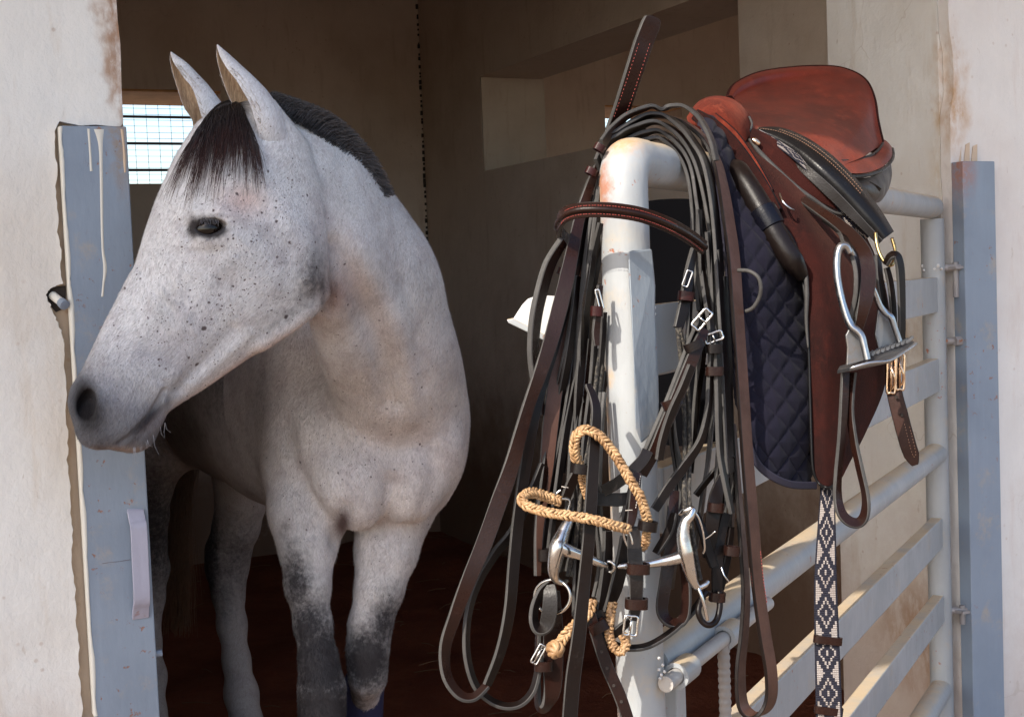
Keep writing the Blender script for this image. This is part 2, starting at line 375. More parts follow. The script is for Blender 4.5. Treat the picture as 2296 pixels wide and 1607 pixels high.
# window frames, bars, wire
M_bar = NT('window_iron').done((.06, .04, .035), .6)
def window(h, nb, seed):
    t0, t1, z0, z1 = h
    f = MB(); f.box(BO + A2 * (t0 + t1) / 2 - N2 * .10 + V(0, 0, z1 + .035 - .02), A2 * ((t1 - t0) / 2 + .02), N2 * .095, V(0, 0, .02))
    mm = MB(); zt_ = z1 - .0; mm.box(BO + A2 * (t0 + t1) / 2 - N2 * (BT_ / 2 + .002) + V(0, 0, z1 - .006), A2 * ((t1 - t0) / 2 - .002), N2 * (BT_ / 2 + .003), V(0, 0, .0055))  # timber soffit lining; its bright orange stands in for light from outside
    win = mm.build('window', M_wood, st, bevel=.004)
    for k in range(nb):
        z = z0 + (z1 - z0) * (k + .75) / (nb + .35) ; b = MB(); b.tube([BO + A2 * t0 - N2 * .36 + V(0, 0, z), BO + A2 * t1 - N2 * .36 + V(0, 0, z)], .0065, 8); b.build('bar', M_bar, win)
    wv = MB(); k = 0
    t = t0 + .02
    while t < t1: wv.tube([BO + A2 * t - N2 * .38 + V(0, 0, z0), BO + A2 * (t + R.uniform(-.002, .002)) - N2 * .38 + V(0, 0, z1)], .0013, 4); t += .055
    z = z0 + .02
    while z < z1: wv.tube([BO + A2 * t0 - N2 * .382 + V(0, 0, z), BO + A2 * t1 - N2 * .382 + V(0, 0, z + R.uniform(-.002, .002))], .0010, 4); z += .027
    wv.build('wire_mesh', M_bar, win)
window(w0, 3, 1); window(w1, 3, 2)
# flaking seam line in the back corner
mb = MB()
for k in range(60):
    p_ = BO + A2 * (TS - .004) + N2 * .004 + V(0, 0, .9 + 1.6 * k / 60 + R.uniform(-.01, .01)); r_ = R.uniform(.003, .011)
    mb.box(p_, A2 * r_ * .6, N2 * .004, V(0, 0, r_))
mb.build('seam_flakes', M_dark, st, kind='stuff')

# ------------------------------------------------------------------ steel door posts
def post(name_label, t0, t1, zt, o_out, parent_loc):
    th = thing('door_post', name_label, 'post', parent_loc); return th
zt_l = tz(142, 284)[1]; t_a = wall_tz(150, 500, .012)[0]
lp_ = thing('door_post', 'blue grey steel door post left of the horse, streaked with white paint drips', 'post', W(t_a / 2, 0, 0))
mb = MB(); ang = [wall_tz(x_, y_, .012) for x_, y_ in ((150, 600), (290, 600))]
t_a = wall_tz(150, 560, .012)[0]
mb.box(W(t_a / 2 + .001, -.004, zt_l / 2 - .02), A2 * (-t_a / 2 - .001), N2 * .016, V(0, 0, zt_l / 2 + .02)); mb.build('channel', M_post, lp_, bevel=.002)
# drips of limewash that ran down the face
def drip(pts, wds, name, m, par):
    k = len(pts); q = cr([(a, b, c) for (a, b), c in zip(pts, wds)], 5)
    mb = MB(); G = np.zeros((len(q), 5, 3))
    for i, (x, y, wd) in enumerate(q):
        t, z = wall_tz(x, y, .013); s_ = wd * 2.1 / 3000 / 2; 
        for j, (a, b) in enumerate(((-1, -.0005), (-.6, .0004), (0, .0007), (.6, .0004), (1, -.0005))): G[i, j] = W(t + a * s_ , .0125 + b, z)
    mb.grid(G, flip=True); return mb.build(name, m, par, smooth=180)
drip([(222, 290), (226, 330), (228, 420), (229, 500), (231, 560), (236, 600), (232, 640), (230, 665)], [22, 9, 7, 6, 6, 8, 5, 6], 'paint_drip', M_white, lp_)
drip([(199, 289), (201, 320), (203, 350), (205, 384)], [6, 5, 5, 6], 'paint_drip', M_white, lp_)
drip([(274, 290), (278, 330), (280, 360), (281, 387)], [7, 5, 7, 4], 'paint_drip', M_tan, lp_)
drip([(230, 1263), (248, 1260), (268, 1258), (292, 1254)], [2, 3, 3, 2], 'rust_scratch', NT('rust_flake').done((.2, .06, .04), .8), lp_)
# left flange smeared with plaster
mb = MB(); q = [(151, 284), (146, 350), (150, 430), (155, 520), (157, 600), (155, 640), (160, 720), (163, 850), (169, 1000), (176, 1150), (184, 1300), (192, 1450), (203, 1607)]
G = []
for x, y in cr(q, 6):
    t, z = wall_tz(x, y, .012); w_ = .002 + .0035 * abs(math.sin(y * .02) * math.sin(y * .007)) + R.uniform(0, .001)
    G.append([W(t_a - .0008, -.01, z), W(t_a - .0012, .0125, z), W(t_a + w_ * .7, .0135, z), W(t_a + w_, .0122, z)])
mb.grid(np.array(G)); mb.build('plaster_smear', M_white, lp_, smooth=180)
# bent strap handle
hp = [(292, 1143, .012), (292, 1148, .016), (296, 1168, .024), (299, 1186, .030), (303, 1270, .031), (306, 1340, .031), (304, 1362, .022), (303, 1384, .012)]
hq = []
for x, y, o in hp:
    t, z = wall_tz(x + 12, y, o); hq.append(W(t, o, z))
mb = MB(); mb.ribbon(cr(hq, 4), [A2] * (len(hq) * 4 - 3), .026, .005); mb.build('handle', painted_steel('handle_paint', (.40, .40, .50), amt=.5), lp_, smooth=40)
mb = MB(); t, z = wall_tz(341, 1468, .0); mb.tube([W(.0, -.005, z), W(.012, -.005, z)], .006, 8); mb.build('weld_nub', M_post, lp_)
# bolt in the broken hole
bp = thing('wall_bolt', 'paint-crusted steel bolt sticking out of the broken hole in the plaster', 'bolt', W(t_a - .03, -.02, wall_tz(130, 670)[1]))
t0_, z0_ = wall_tz(120, 662); t1_, z1_ = wall_tz(152, 684, .02)
mb = MB(); a_, b_ = W(t0_, -.012, z0_), W(t1_ - .004, .018, z1_); mb.tube([a_, a_ + (b_ - a_) * .72], .0068, 12); mb.build('shank', M_white, bp, smooth=40)
mb = MB(); c_ = a_ + (b_ - a_) * .70; mb.tube([c_, b_, b_ + (b_ - a_) * .02], [.008, .0085, .006], 9); mb.build('nut', M_post, bp, smooth=40)
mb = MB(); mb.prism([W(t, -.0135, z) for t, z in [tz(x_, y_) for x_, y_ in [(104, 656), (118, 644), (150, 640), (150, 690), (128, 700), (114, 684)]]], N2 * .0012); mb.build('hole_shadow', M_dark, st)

zt_r = wall_tz(2180, 362, .03)[1]
t_b0, t_b1 = TR, wall_tz(2233, 500, .035)[0]
rp = thing('door_post', 'blue grey steel door post with rusty top at the right edge behind the gate', 'post', W((t_b0 + t_b1) / 2, 0, 0))
mb = MB(); mb.box(W((t_b0 + t_b1) / 2, .0175, zt_r / 2 - .02), A2 * (t_b1 - t_b0) / 2, N2 * .0175, V(0, 0, zt_r / 2 + .02)); mb.build('channel', M_post, rp, bevel=.002)
for (xa, xb, ya, yb) in ((2149, 2153, 330, 361), (2160, 2172, 320, 361), (2176, 2189, 324, 361)):
    mb = MB(); a_ = [wall_tz(xa + 4, ya + 4), wall_tz(xb, ya), wall_tz(xb, yb + 2), wall_tz(xa, yb + 2)]
    mb.prism([W(t, .002, z) for t, z in a_], N2 * .001); mb.build('paint_dab', M_tan, rp)

# straw trodden into the stall floor
mb = MB()
for k in range(140):
    t, o = R.uniform(-1.6, 2.2), R.uniform(-3.8, -.3); a = R.uniform(0, 3.14); l = R.uniform(.012, .05); d = A2 * math.cos(a) + N2 * math.sin(a); c_ = W(t, o, R.uniform(.018, .032))
    mb.tube([c_ - d * l, c_ + d * .1 * l + V(0, 0, .004), c_ + d * l], .0013, 3, caps=False)
sw = mb.build('straw', NT('straw_stalks').done((.16, .09, .045), .8), kind='stuff'); tag(sw, 'scattered straw stalks on the dark red stall floor', 'straw')
# ------------------------------------------------------------------ the gate
GD = nrm(V(.465, .885, 0)); GL = V(GD[1], -GD[0], 0)      # along the gate (away), sideways to the viewer's right
Z0 = 1.39
G0 = P(1397, 400, Z0); G0[2] = 0
# fix the axis so that it is vertical below the point seen at (1397,400)
def GP(s, l, z): return G0 + GD * s + GL * l + V(0, 0, z)
def gsz(x, y, l=0.0):
    p = onplane(x, y, G0 + GL * l, GL); return float((p - G0) @ GD), float(p[2])
GLEN = gsz(2092, 600)[0]
RP = .0255
M_gate = painted_steel('pale_grey_gate_paint', (.36, .375, .385), rust=(.34, .12, .06), amt=1.0, top=(.60, .45, .28), gloss=.36,
    spots=[(GP(-.02, -.02, gsz(1365, 380)[1]), (.02, .02, .09), (.34, .12, .05), 1.0), (GP(-.012, -.024, 1.0), (.012, .012, .5), (.58, .36, .16), .8), (GP(-.018, -.018, .7), (.014, .014, .12), (.5, .25, .14), .6), (GP(.03, .0, gsz(1390, 330)[1] - .02), (.03, .04, .03), (.42, .22, .1), .8), (GP(0, 0, gsz(1390, 330)[1]), (.035, .035, .022), (.5, .28, .13), .85)])
gt = thing('steel_gate', 'pale grey painted steel gate of pipes and flat bars standing half open', 'gate', GP(GLEN / 2, 0, 0))
z_top = gsz(1500, 376)[1]
# near upright and top rail with a bend
mb = MB(); ztp = z_top; pts = [GP(0, 0, -.0), GP(0, 0, .4), GP(0, 0, .8), GP(0, 0, ztp - .045)]
mb.tube(pts, RP, 40); mb.build('upright', M_gate, gt, smooth=50)
mb = MB(); 
bend = [GP(0, 0, ztp - .046), GP(0, 0, ztp - .030), GP(.003, 0, ztp - .014), GP(.012, 0, ztp - .003), GP(.026, 0, ztp)]
mb.tube(cr(bend + [GP(.05, 0, ztp)], 5), RP, 40); mb.tube([GP(.045, 0, ztp - .0003), GP(GLEN + .0, 0, ztp)], RP - .0006, 40); mb.build('top_rail', M_gate, gt, smooth=50)
sx_, zx_ = gsz(2092, 1607)
mb = MB(); mb.tube([GP(GLEN, 0, 0.05), GP(GLEN, 0, ztp - RP)], RP * .98, 32); mb.build('hinge_stile', M_gate, gt, smooth=50)
rail_far = {'slat_a': (618, 700), 'slat_b': (800, 879), 'slat_c': (1165, 1238), 'slat_d': (1345, 1412)}
for k_, (ya, yb) in rail_far.items():
    za, zb = gsz(2105, ya + 3, .012)[1], gsz(2105, yb, .012)[1]
    mb = MB(); mb.box(GP(GLEN / 2 + .02, 0, (za + zb) / 2), GD * (GLEN / 2 - .02 - RP * .55), GL * .0125, V(0, 0, (za - zb) / 2)); mb.build('slat', M_gate, gt, bevel=.003)
for yc in (1012, 1552, ):
    zc_ = gsz(2105, yc)[1]; mb = MB(); mb.tube([GP(RP * .9, 0, zc_), GP(GLEN - RP * .6, 0, zc_)], RP * .96, 32); mb.build('rail', M_gate, gt, smooth=50)
    if yc == 1012: z_mid = zc_
# second upright behind the near one, low down
zb2 = gsz(1520, 1400)[1]
mb = MB(); mb.box(GP(.068, .004, zb2 / 2 - .02), GD * .014, GL * .016, V(0, 0, zb2 / 2)); mb.build('stiffener', M_gate, gt, bevel=.002)
# welded angle plate on the near upright
q0, q1 = gsz(1440, 565, RP)[1], gsz(1440, 990, RP)[1]
def cyl(a, r=RP): # point on the post surface, a = angle from camera-facing direction to the right
    d = nrm(V(-.11, -1, 0)); e = V(-d[1], d[0], 0); return d * math.cos(a) * r + e * math.sin(a) * r
mb = MB(); ctr = GP(0, 0, 0)
prof = []
def upz(x, y): return gsz(x, y, .02)[1]
outl = [(1408, 568), (1412, 562), (1460, 558), (1464, 600), (1468, 640), (1467, 700), (1474, 800), (1476, 900), (1474, 960), (1437, 994), (1424, 960), (1422, 900), (1420, 800), (1414, 700), (1409, 620)]
pd = Z0 - .031
pts_ = [P(x_, y_, pd + (.0 if x_ < 1435 else (x_ - 1430) * .00062)) for x_, y_ in outl]
mb.prism(pts_, nrm(V(.25, 1, 0)) * .006); mb.build('weld_plate', painted_steel('shaded_plate_paint', (.24, .27, .30), amt=.8, gloss=.35), gt, bevel=.0015)  # darker grey paints in the shade on this right-facing plate
# bolt catch plate behind the post
mb = MB(); cp = [P(1468, 684, Z0 + .03), P(1522, 676, Z0 + .055), P(1524, 826, Z0 + .055), P(1470, 842, Z0 + .03)]
mb.prism(cp, GL * -.006); mb.build('catch_plate', M_gate, gt, bevel=.001)
mb = MB(); lp2 = [(1137, 716), (1150, 716), (1160, 700), (1172, 682), (1184, 670), (1200, 664), (1214, 662), (1330, 668), (1380, 676), (1380, 830), (1330, 815), (1215, 752), (1200, 747), (1165, 730), (1140, 722)]
mb.prism([P(x_, y_, Z0 + .02 + (1380 - x_) * .00002) for x_, y_ in lp2], V(0, .006, 0)); mb.build('latch_tongue', painted_steel('latch_paint', (.60, .60, .59), amt=.3, gloss=.3), gt, bevel=.0015)
mb = MB(); mb.prism([P(x_, y_, Z0 + .012) for x_, y_ in ((1136, 717), (1150, 714), (1205, 742), (1330, 806), (1330, 822), (1200, 753), (1165, 736), (1140, 724))], V(0, .022, 0)); mb.build('latch_lip', M_gate, gt, bevel=.001)
# sliding bolt through two sleeves
M_rod = painted_steel('scraped_rod', (.42, .40, .38), rust=(.36, .17, .09), amt=1.0, gloss=.35)
zb_ = z_mid - .0; bl = .034
sb0 = gsz(1500, 1525, bl); sb1 = gsz(1648, 1412, bl)
zrod = (sb0[1] + sb1[1]) / 2
sA, sB = gsz(1492, 1520, bl)[0], gsz(1720, 1300, bl)[0]
mb = MB(); mb.tube([GP(sA, bl, zrod), GP(sB, bl, zrod)], .0085, 20); mb.build('bolt_rod', M_rod, gt, smooth=50)
for x_, y_ in ((1530, 1510), (1634, 1420)):
    s_ = gsz(x_, y_, bl)[0]; mb = MB(); L_ = .020
    G = np.zeros((4, 20, 3))
    for i, (ds, r_) in enumerate(((-L_, .0095), (-L_, .0145), (L_, .0145), (L_, .0095))):
        for j in range(20):
            a = 2 * math.pi * j / 20; G[i, j] = GP(s_ + ds, bl + r_ * math.cos(a), zrod + r_ * math.sin(a))
    mb.grid(G, cv=True, cu=True); mb.build('bolt_sleeve', M_gate, gt, smooth=40)
# weld beads
mb = MB()
def blob(p, r, n=8):
    G = np.zeros((5, n, 3))
    for i in range(5):
        a = -math.pi / 2 + math.pi * i / 4
        for j in range(n): G[i, j] = p + r * V(math.cos(a) * math.cos(6.283 * j / n), math.cos(a) * math.sin(6.283 * j / n), math.sin(a))
    mb.grid(G, cv=True)
for (x_, y_) in ((1480, 1520), (1478, 1500), (1486, 1490), (1490, 1505), (1483, 1512), (1478, 1475)):
    blob(P(x_, y_, Z0 - .0), .0019)
for k_ in range(12): blob(GP(GLEN - .012 + R.uniform(-.01, .02), -.02 + .045 * k_ / 12, gsz(2090, 600)[1] + R.uniform(-.006, .006)), R.uniform(.003, .006))
for k_ in range(10): blob(P(1464 + R.uniform(-3, 5), 690 + 14 * k_, Z0 + .008), R.uniform(.0018, .003))
mb.build('weld_beads', painted_steel('weld_paint', (.6, .58, .56), amt=.9), gt, smooth=180, kind='stuff')
# rebar peg hanging from the bolt
mb = MB(); s_ = gsz(1622, 1450, bl)[0]; pp = [GP(s_, bl, zrod - z_) for z_ in np.linspace(-.0, .30, 120)]
mb.tube(pp, [.0062 + .0016 * abs(math.sin(k_ * .9)) for k_ in range(120)], 10); mb.build('rebar_peg', painted_steel('rebar_paint', (.30, .27, .25), amt=1.0), gt, smooth=60)
# hinges at the far post
hx = []
for yy in (600, 768, 1385):
    z_ = wall_tz(2140, yy, .05)[1]; mb = MB(); a_ = GP(GLEN, 0, z_); b_ = W(TR + .015, .028, z_)
    mb.tube([a_ + nrm(b_ - a_) * RP * .8, b_], .0075, 12)
    if yy != 768: mb.box((a_ * .3 + b_ * .7), A2 * .02, N2 * .016, V(0, 0, .003)); mb.tube([a_ * .35 + b_ * .65 + V(0, 0, .012), a_ * .35 + b_ * .65 - V(0, 0, .065 if yy == 600 else .03)], .0065, 10)
    else: mb.tube([a_ * .3 + b_ * .7 - A2 * .012, a_ * .2 + b_ * .8 + A2 * .012], .011, 6)
    mb.build('hinge', painted_steel('hinge_paint_%d' % yy, (.30, .28, .28), amt=1.0), gt, smooth=40)
# ------------------------------------------------------------------ the horse: one implicit body, meshed, refined and coloured
import openvdb as vdb
HTH = math.radians(15); HS = 2.02 / F_PX
EW = nrm(-_F * math.cos(HTH) + _R * math.sin(HTH)); EX = nrm(_R * math.cos(HTH) + _F * math.sin(HTH)); EY = -_U
OH = P(480, 500, 2.02)
def hl(x, y, w=0.0):
    """picture point on the head plane w (in head units) -> head coordinates"""
    p = onplane(x, y, OH + EW * w * HS, EW) - OH; return np.array([480 + (p @ EX) / HS, 500 + (p @ EY) / HS])
def hw(hx, hy, w): return OH + EX * (hx - 480) * HS + EY * (hy - 500) * HS + EW * w * HS
DU, DV = np.array([-.49, .872]), np.array([.872, .49])
def uv(x, y, w=0): q = hl(x, y, w); return q @ DU, q @ DV
def tab(pts):
    a = np.array([uv(*p) for p in pts]); a = a[np.argsort(a[:, 0])]; return a[:, 0], a[:, 1]
front = tab([(575, 222), (500, 232), (440, 275), (392, 350), (352, 440), (330, 500), (300, 600), (264, 672), (227, 742), (189, 820), (158, 868), (150, 900), (160, 940), (176, 962), (196, 978)])
back = tab([(628, 250), (690, 320), (722, 420), (733, 520), (738, 600), (731, 655), (705, 702), (640, 751), (560, 802), (480, 857), (405, 905), (374, 925), (358, 962), (335, 992), (300, 1008), (262, 1010), (228, 1000)])
# both contours share their ends
ULO, UHI = min(front[0][0], back[0][0]) - 2, max(front[0][-1], back[0][-1]) + 4
ve = (front[1][-1] + back[1][-1]) / 2; vs_ = (front[1][0] + back[1][0]) / 2
fu = np.r_[ULO, front[0], UHI]; fv = np.r_[vs_, front[1], ve]; bu = np.r_[ULO, back[0], UHI]; bv = np.r_[vs_, back[1], ve]
def smooth_tab(u, v):
    g = np.linspace(ULO, UHI, 400); y = np.interp(g, u, v); k = np.exp(-.5 * (np.arange(-12, 13) / 2.6) ** 2); k /= k.sum()
    return g, np.convolve(np.pad(y, 12, mode='edge'), k, 'valid')
gu, VF = smooth_tab(fu, fv); _, VB = smooth_tab(bu, bv)
ub = [uv(*p)[0] for p in [(600, 230), (520, 300), (470, 400), (450, 500), (420, 600), (390, 700), (340, 790), (290, 860), (260, 915), (235, 975)]]
SG = np.array([-1.15, -.7, -.35, .1, .55, 1.15])
BT = np.array([[50, 58, 66, 72, 72, 60], [60, 82, 98, 98, 85, 60], [76, 112, 132, 122, 96, 62], [80, 122, 142, 116, 92, 62],
               [62, 92, 104, 100, 86, 58], [50, 70, 80, 84, 72, 48], [44, 58, 66, 68, 58, 42], [44, 60, 68, 68, 58, 42], [48, 68, 76, 72, 62, 48], [44, 58, 64, 62, 56, 44]], float)
def BW(u, s):
    ui = np.clip(np.interp(u, ub, np.arange(len(ub))), 0, len(ub) - 1.001); si = np.interp(s, SG, np.arange(len(SG))); si = np.clip(si, 0, len(SG) - 1.001)
    a, b = ui.astype(int), si.astype(int); fa, fb = ui - a, si - b; fa = fa * fa * (3 - 2 * fa) * .5 + fa * .5
    return (BT[a, b] * (1 - fa) + BT[a + 1, b] * fa) * (1 - fb) + (BT[a, b + 1] * (1 - fa) + BT[a + 1, b + 1] * fa) * fb
def smin(a, b, k): h = np.maximum(k - np.abs(a - b), 0) / k; return np.minimum(a, b) - h * h * k * .25
def smax(a, b, k): return -smin(-a, -b, k)
def seg(q, pts):
    """distance to polyline in head space (q: n x 3)"""
    d = np.full(len(q), 1e9)
    for a, b in zip(pts[:-1], pts[1:]):
        a, b = np.array(a, float), np.array(b, float); ab = b - a; t = np.clip(((q - a) @ ab) / (ab @ ab), 0, 1)
        d = np.minimum(d, np.linalg.norm(q - a - t[:, None] * ab, axis=1))
    return d
# ridges and hollows: polyline, sigma, height (head units; + raises the surface)
HF = [
    ([(520, 585), (470, 640), (420, 700), (392, 735)], 13, 5.5),    # facial crest
    ([(430, 640), (370, 720), (330, 780)], 20, -5),
    ([(500, 640), (440, 730), (380, 800)], 20, -4),
    ([(448, 478), (480, 474), (515, 488)], 13, 9),                         # brow
    ([(434, 494), (452, 487), (474, 486), (498, 495), (512, 508)], 4.5, 5),       # upper lid
    ([(440, 530), (470, 538), (500, 528)], 6, 3),                          # lower lid
    ([(430, 560), (475, 566), (515, 545)], 9, -2.5),
    ([(420, 510), (424, 528)], 9, -5),                                            # tear hollow
    ([(560, 440), (585, 470)], 24, -8),                                           # temple hollow
    ([(725, 660), (690, 700), (640, 738), (590, 770)], 15, 7),         # jaw edge
    ([(650, 500), (680, 560), (690, 620)], 26, 11),                         # masseter
    ([(560, 560), (600, 620)], 45, 8),
    ([(470, 690), (420, 790), (395, 830), (370, 870)], 14, 4),      # cheek strap muscle
    ([(520, 740), (450, 820), (400, 870)], 13, -6),
    ([(560, 750), (500, 800), (430, 860)], 10, 3.5),
    ([(300, 620), (250, 720), (205, 810)], 12, 4),                           # nasal bone edge
    ([(320, 700), (270, 790)], 18, -4),
    ([(418, 560), (398, 620), (400, 680), (440, 745)], 5, 2.6),      # veins
    ([(360, 650), (396, 690), (410, 740)], 5, 2.2),
    ([(178, 862), (206, 872), (222, 905), (216, 940), (196, 956)], 8, 5.5),  # nostril wing
    ([(165, 880), (164, 915), (178, 945)], 8, 4),
    ([(250, 840), (262, 900), (250, 950)], 14, -3),
    ([(366, 876), (352, 902), (330, 936), (300, 968), (270, 992)], 4.6, -9),  # mouth
    ([(345, 870), (318, 918), (285, 960)], 12, 3.5),
    ([(368, 905), (350, 945), (315, 980)], 13, 5),
    ([(372, 860), (380, 905)], 8, -3),
]
def head_f(p, feat=True):
    q3 = p - OH; q = np.stack([480 + (q3 @ EX) / HS, 500 + (q3 @ EY) / HS, np.abs(q3 @ EW) / HS], 1)
    u = q[:, :2] @ DU; v = q[:, :2] @ DV; uc = np.clip(u, ULO, UHI)
    a = np.interp(uc, gu, VF); b = np.interp(uc, gu, VB); T = np.maximum((b - a) / 2, 14); s = (v - (a + b) / 2) / T
    B = np.maximum(BW(uc, s) * np.sqrt(np.clip(1 - (np.clip(uc - (UHI - 75), 0, 75) / 82) ** 2.4, .05, 1)), 14); e = 2.25
    r = (np.abs(s) ** e + (q[:, 2] / B) ** e) ** (1 / e); f = (r - 1) * np.minimum(T, B)
    over = np.maximum(np.maximum(u - UHI, ULO - u), 0); f = np.where(over > 0, np.maximum(f, 0) + over, f)
    near = f < 40
    if feat and near.any():
        qn = q[near]; fn = f[near]
        l0, h0 = qn.min(0), qn.max(0)
        for pts, sg, amp, l_, h_ in HFS:
            if (l_ > h0).any() or (h_ < l0).any(): continue
            d = seg(qn, pts); fn = fn - amp * np.exp(-.5 * (d / sg) ** 2)
        # eye opening and nostril
        c = EYEC; ex_ = qn[:, 0] - c[0]; ey_ = (qn[:, 1] - c[1]) + ex_ * .12 + 2; dd = np.sqrt(((np.abs(ey_) + 18.0 * (ex_ / 36) ** 2) / 18.0) ** 2 + ((qn[:, 2] - (c[2] + 6)) / 34) ** 2)
        fn = smax(fn, -(dd - 1) * 16, 6)
        c = NOSC; x_ = qn[:, 0] - c[0]; y_ = qn[:, 1] - c[1]; ca, sa = math.cos(.25), math.sin(.25)
        dd = np.sqrt((x_ * ca + y_ * sa) ** 2 / 21 ** 2 + (-x_ * sa + y_ * ca) ** 2 / 36 ** 2 + (qn[:, 2] - (c[2] + 4)) ** 2 / 38 ** 2)
        fn = smax(fn, -(dd - 1) * 20, 9)
        f = f.copy(); f[near] = fn
    return f * HS
def snap(x, y, n_=1):
    r_ = ray(x, y); ts = np.linspace(1.75, 2.2, 226); p = CAM + ts[:, None] * r_; f = head_f(p, False); i = np.argmax(f < 0)
    if f[i] >= 0: i = int(np.argmin(f))
    q = p[i] - OH; return (480 + (q @ EX) / HS, 500 + (q @ EY) / HS, abs(q @ EW) / HS)
HFS = []
for pts, sg, amp in HF:
    q = [snap(x, y) for x, y in cr([(a, b) for a, b in pts], 3)]; a_ = np.array(q); HFS.append((q, sg, amp, a_.min(0) - 3.2 * sg, a_.max(0) + 3.2 * sg))
EYEC = snap(470, 510); NOSC = snap(192, 908)
# body primitives: round cones (a, b, ra, rb, squash axis, squash)
HD = nrm(V(.45, -.89, 0)); LT = V(-HD[1], HD[0], 0)                     # heading, horse's left
BP = []
def rc(a, b, ra, rb, ax=None, sq=1.0, k=.05): BP.append((a, b, ra, rb, ax, sq, k))
def el(c, r, axes=None, k=.05): BP.append(('e', c, np.array(r, float), axes if axes is not None else (LT, HD, V(0, 0, 1)), None, None, k))
def chain(pts, k=.03, sqz=None):
    q = [(P(x, y, z), hwp * z / F_PX) for x, y, z, hwp in pts]
    for (a, ra), (b, rb) in zip(q[:-1], q[1:]): rc(a, b, ra, rb, k=k)
# trunk
el(P(755, 900, 2.78), (.185, .24, .255), k=.08); el(P(640, 875, 2.98), (.205, .32, .262), k=.09); el(P(540, 850, 3.25), (.205, .32, .25), k=.09)
el(P(455, 770, 3.50), (.20, .27, .225), k=.09); el(P(400, 860, 3.42), (.10, .18, .22), k=.07); el(P(560, 860, 3.52), (.09, .17, .22), k=.07)
el(P(760, 640, 2.95), (.07, .26, .16), k=.1)                              # withers
# shoulders
el(P(932, 900, 2.66), (.095, .13, .235), k=.06); el(P(682, 915, 2.66), (.085, .13, .24), k=.06)
el(P(958, 985, 2.57), (.070, .09, .10), k=.05); el(P(665, 1030, 2.58), (.062, .09, .13), k=.05)
# breast
el(P(835, 990, 2.55), (.135, .10, .155), k=.06); el(P(795, 1085, 2.50), (.075, .07, .085), k=.03); el(P(912, 1075, 2.53), (.066, .07, .085), k=.03)
# neck: crest half and throat half
nk = [((598, 330), 2.04, .060, .085), ((690, 420), 2.07, .062, .098), ((765, 510), 2.13, .066, .100), ((830, 620), 2.23, .078, .098), ((880, 740), 2.36, .092, .105), ((880, 860), 2.50, .110, .13)]
NKP = [P(c[0], c[1], z) for c, z, a, b in nk]
_nk = np.array([  # crest px, throat px, depth, lateral half width
    [600, 244, 650, 480, 2.08, .042], [662, 266, 712, 580, 2.12, .046], [730, 312, 738, 664, 2.15, .052], [792, 378, 742, 706, 2.19, .062], [884, 474, 744, 770, 2.265, .078],
    [952, 600, 762, 820, 2.34, .092], [990, 735, 772, 880, 2.45, .105], [1012, 850, 775, 935, 2.54, .105], [1018, 940, 790, 985, 2.63, .10]])
_nk = cr(_nk, 5)
for x0, y0, x1, y1, z, b in _nk:
    a_, b_ = P(x0, y0, z + .015), P(x1, y1, z - .015); m_ = nrm(a_ - b_); l_ = nrm(np.cross(m_, np.cross(-_F, m_))); t_ = np.cross(m_, l_)
    el((a_ + b_) / 2, (np.linalg.norm(a_ - b_) / 2, b, .062 if z < 2.4 else .085), axes=(m_, l_, t_), k=.026 if z < 2.3 else .036)
el(hw(303, 962, 0), (.034, .033, .029), axes=(EX, EY, EW), k=.02); el(hw(232, 950, 0), (.034, .036, .036), axes=(EX, EY, EW), k=.02)
# legs
chain([(690, 1060, 2.60, 92), (690, 1150, 2.55, 84), (690, 1225, 2.52, 60), (690, 1310, 2.50, 46), (701, 1400, 2.49, 37), (714, 1480, 2.48, 39), (722, 1545, 2.47, 47), (722, 1600, 2.47, 46), (724, 1670, 2.48, 31), (726, 1850, 2.5, 27), (726, 1925, 2.5, 36), (722, 1985, 2.47, 30), (720, 2040, 2.45, 46)], k=.025)
chain([(880, 1060, 2.66, 85), (880, 1150, 2.62, 80), (866, 1235, 2.60, 66), (850, 1320, 2.58, 50), (830, 1400, 2.57, 44), (824, 1460, 2.56, 42), (824, 1515, 2.56, 37), (817, 1575, 2.66, 30), (816, 1750, 2.72, 27), (816, 1830, 2.74, 34), (812, 1900, 2.72, 42)], k=.025)
chain([(555, 960, 3.42, 105), (548, 1060, 3.42, 68), (541, 1120, 3.43, 54), (530, 1180, 3.45, 49), (512, 1235, 3.48, 47), (510, 1275, 3.49, 43), (512, 1330, 3.48, 33), (520, 1400, 3.47, 30), (530, 1480, 3.46, 28), (541, 1555, 3.45, 35), (553, 1620, 3.43, 33), (560, 1672, 3.41, 46)], k=.025)
chain([(375, 930, 3.35, 90), (350, 1020, 3.36, 66), (338, 1090, 3.37, 46), (334, 1160, 3.38, 40), (332, 1215, 3.40, 38), (337, 1275, 3.41, 39), (337, 1340, 3.40, 29), (334, 1440, 3.39, 24), (340, 1515, 3.38, 30), (342, 1600, 3.36, 28), (345, 1670, 3.35, 44)], k=.025)
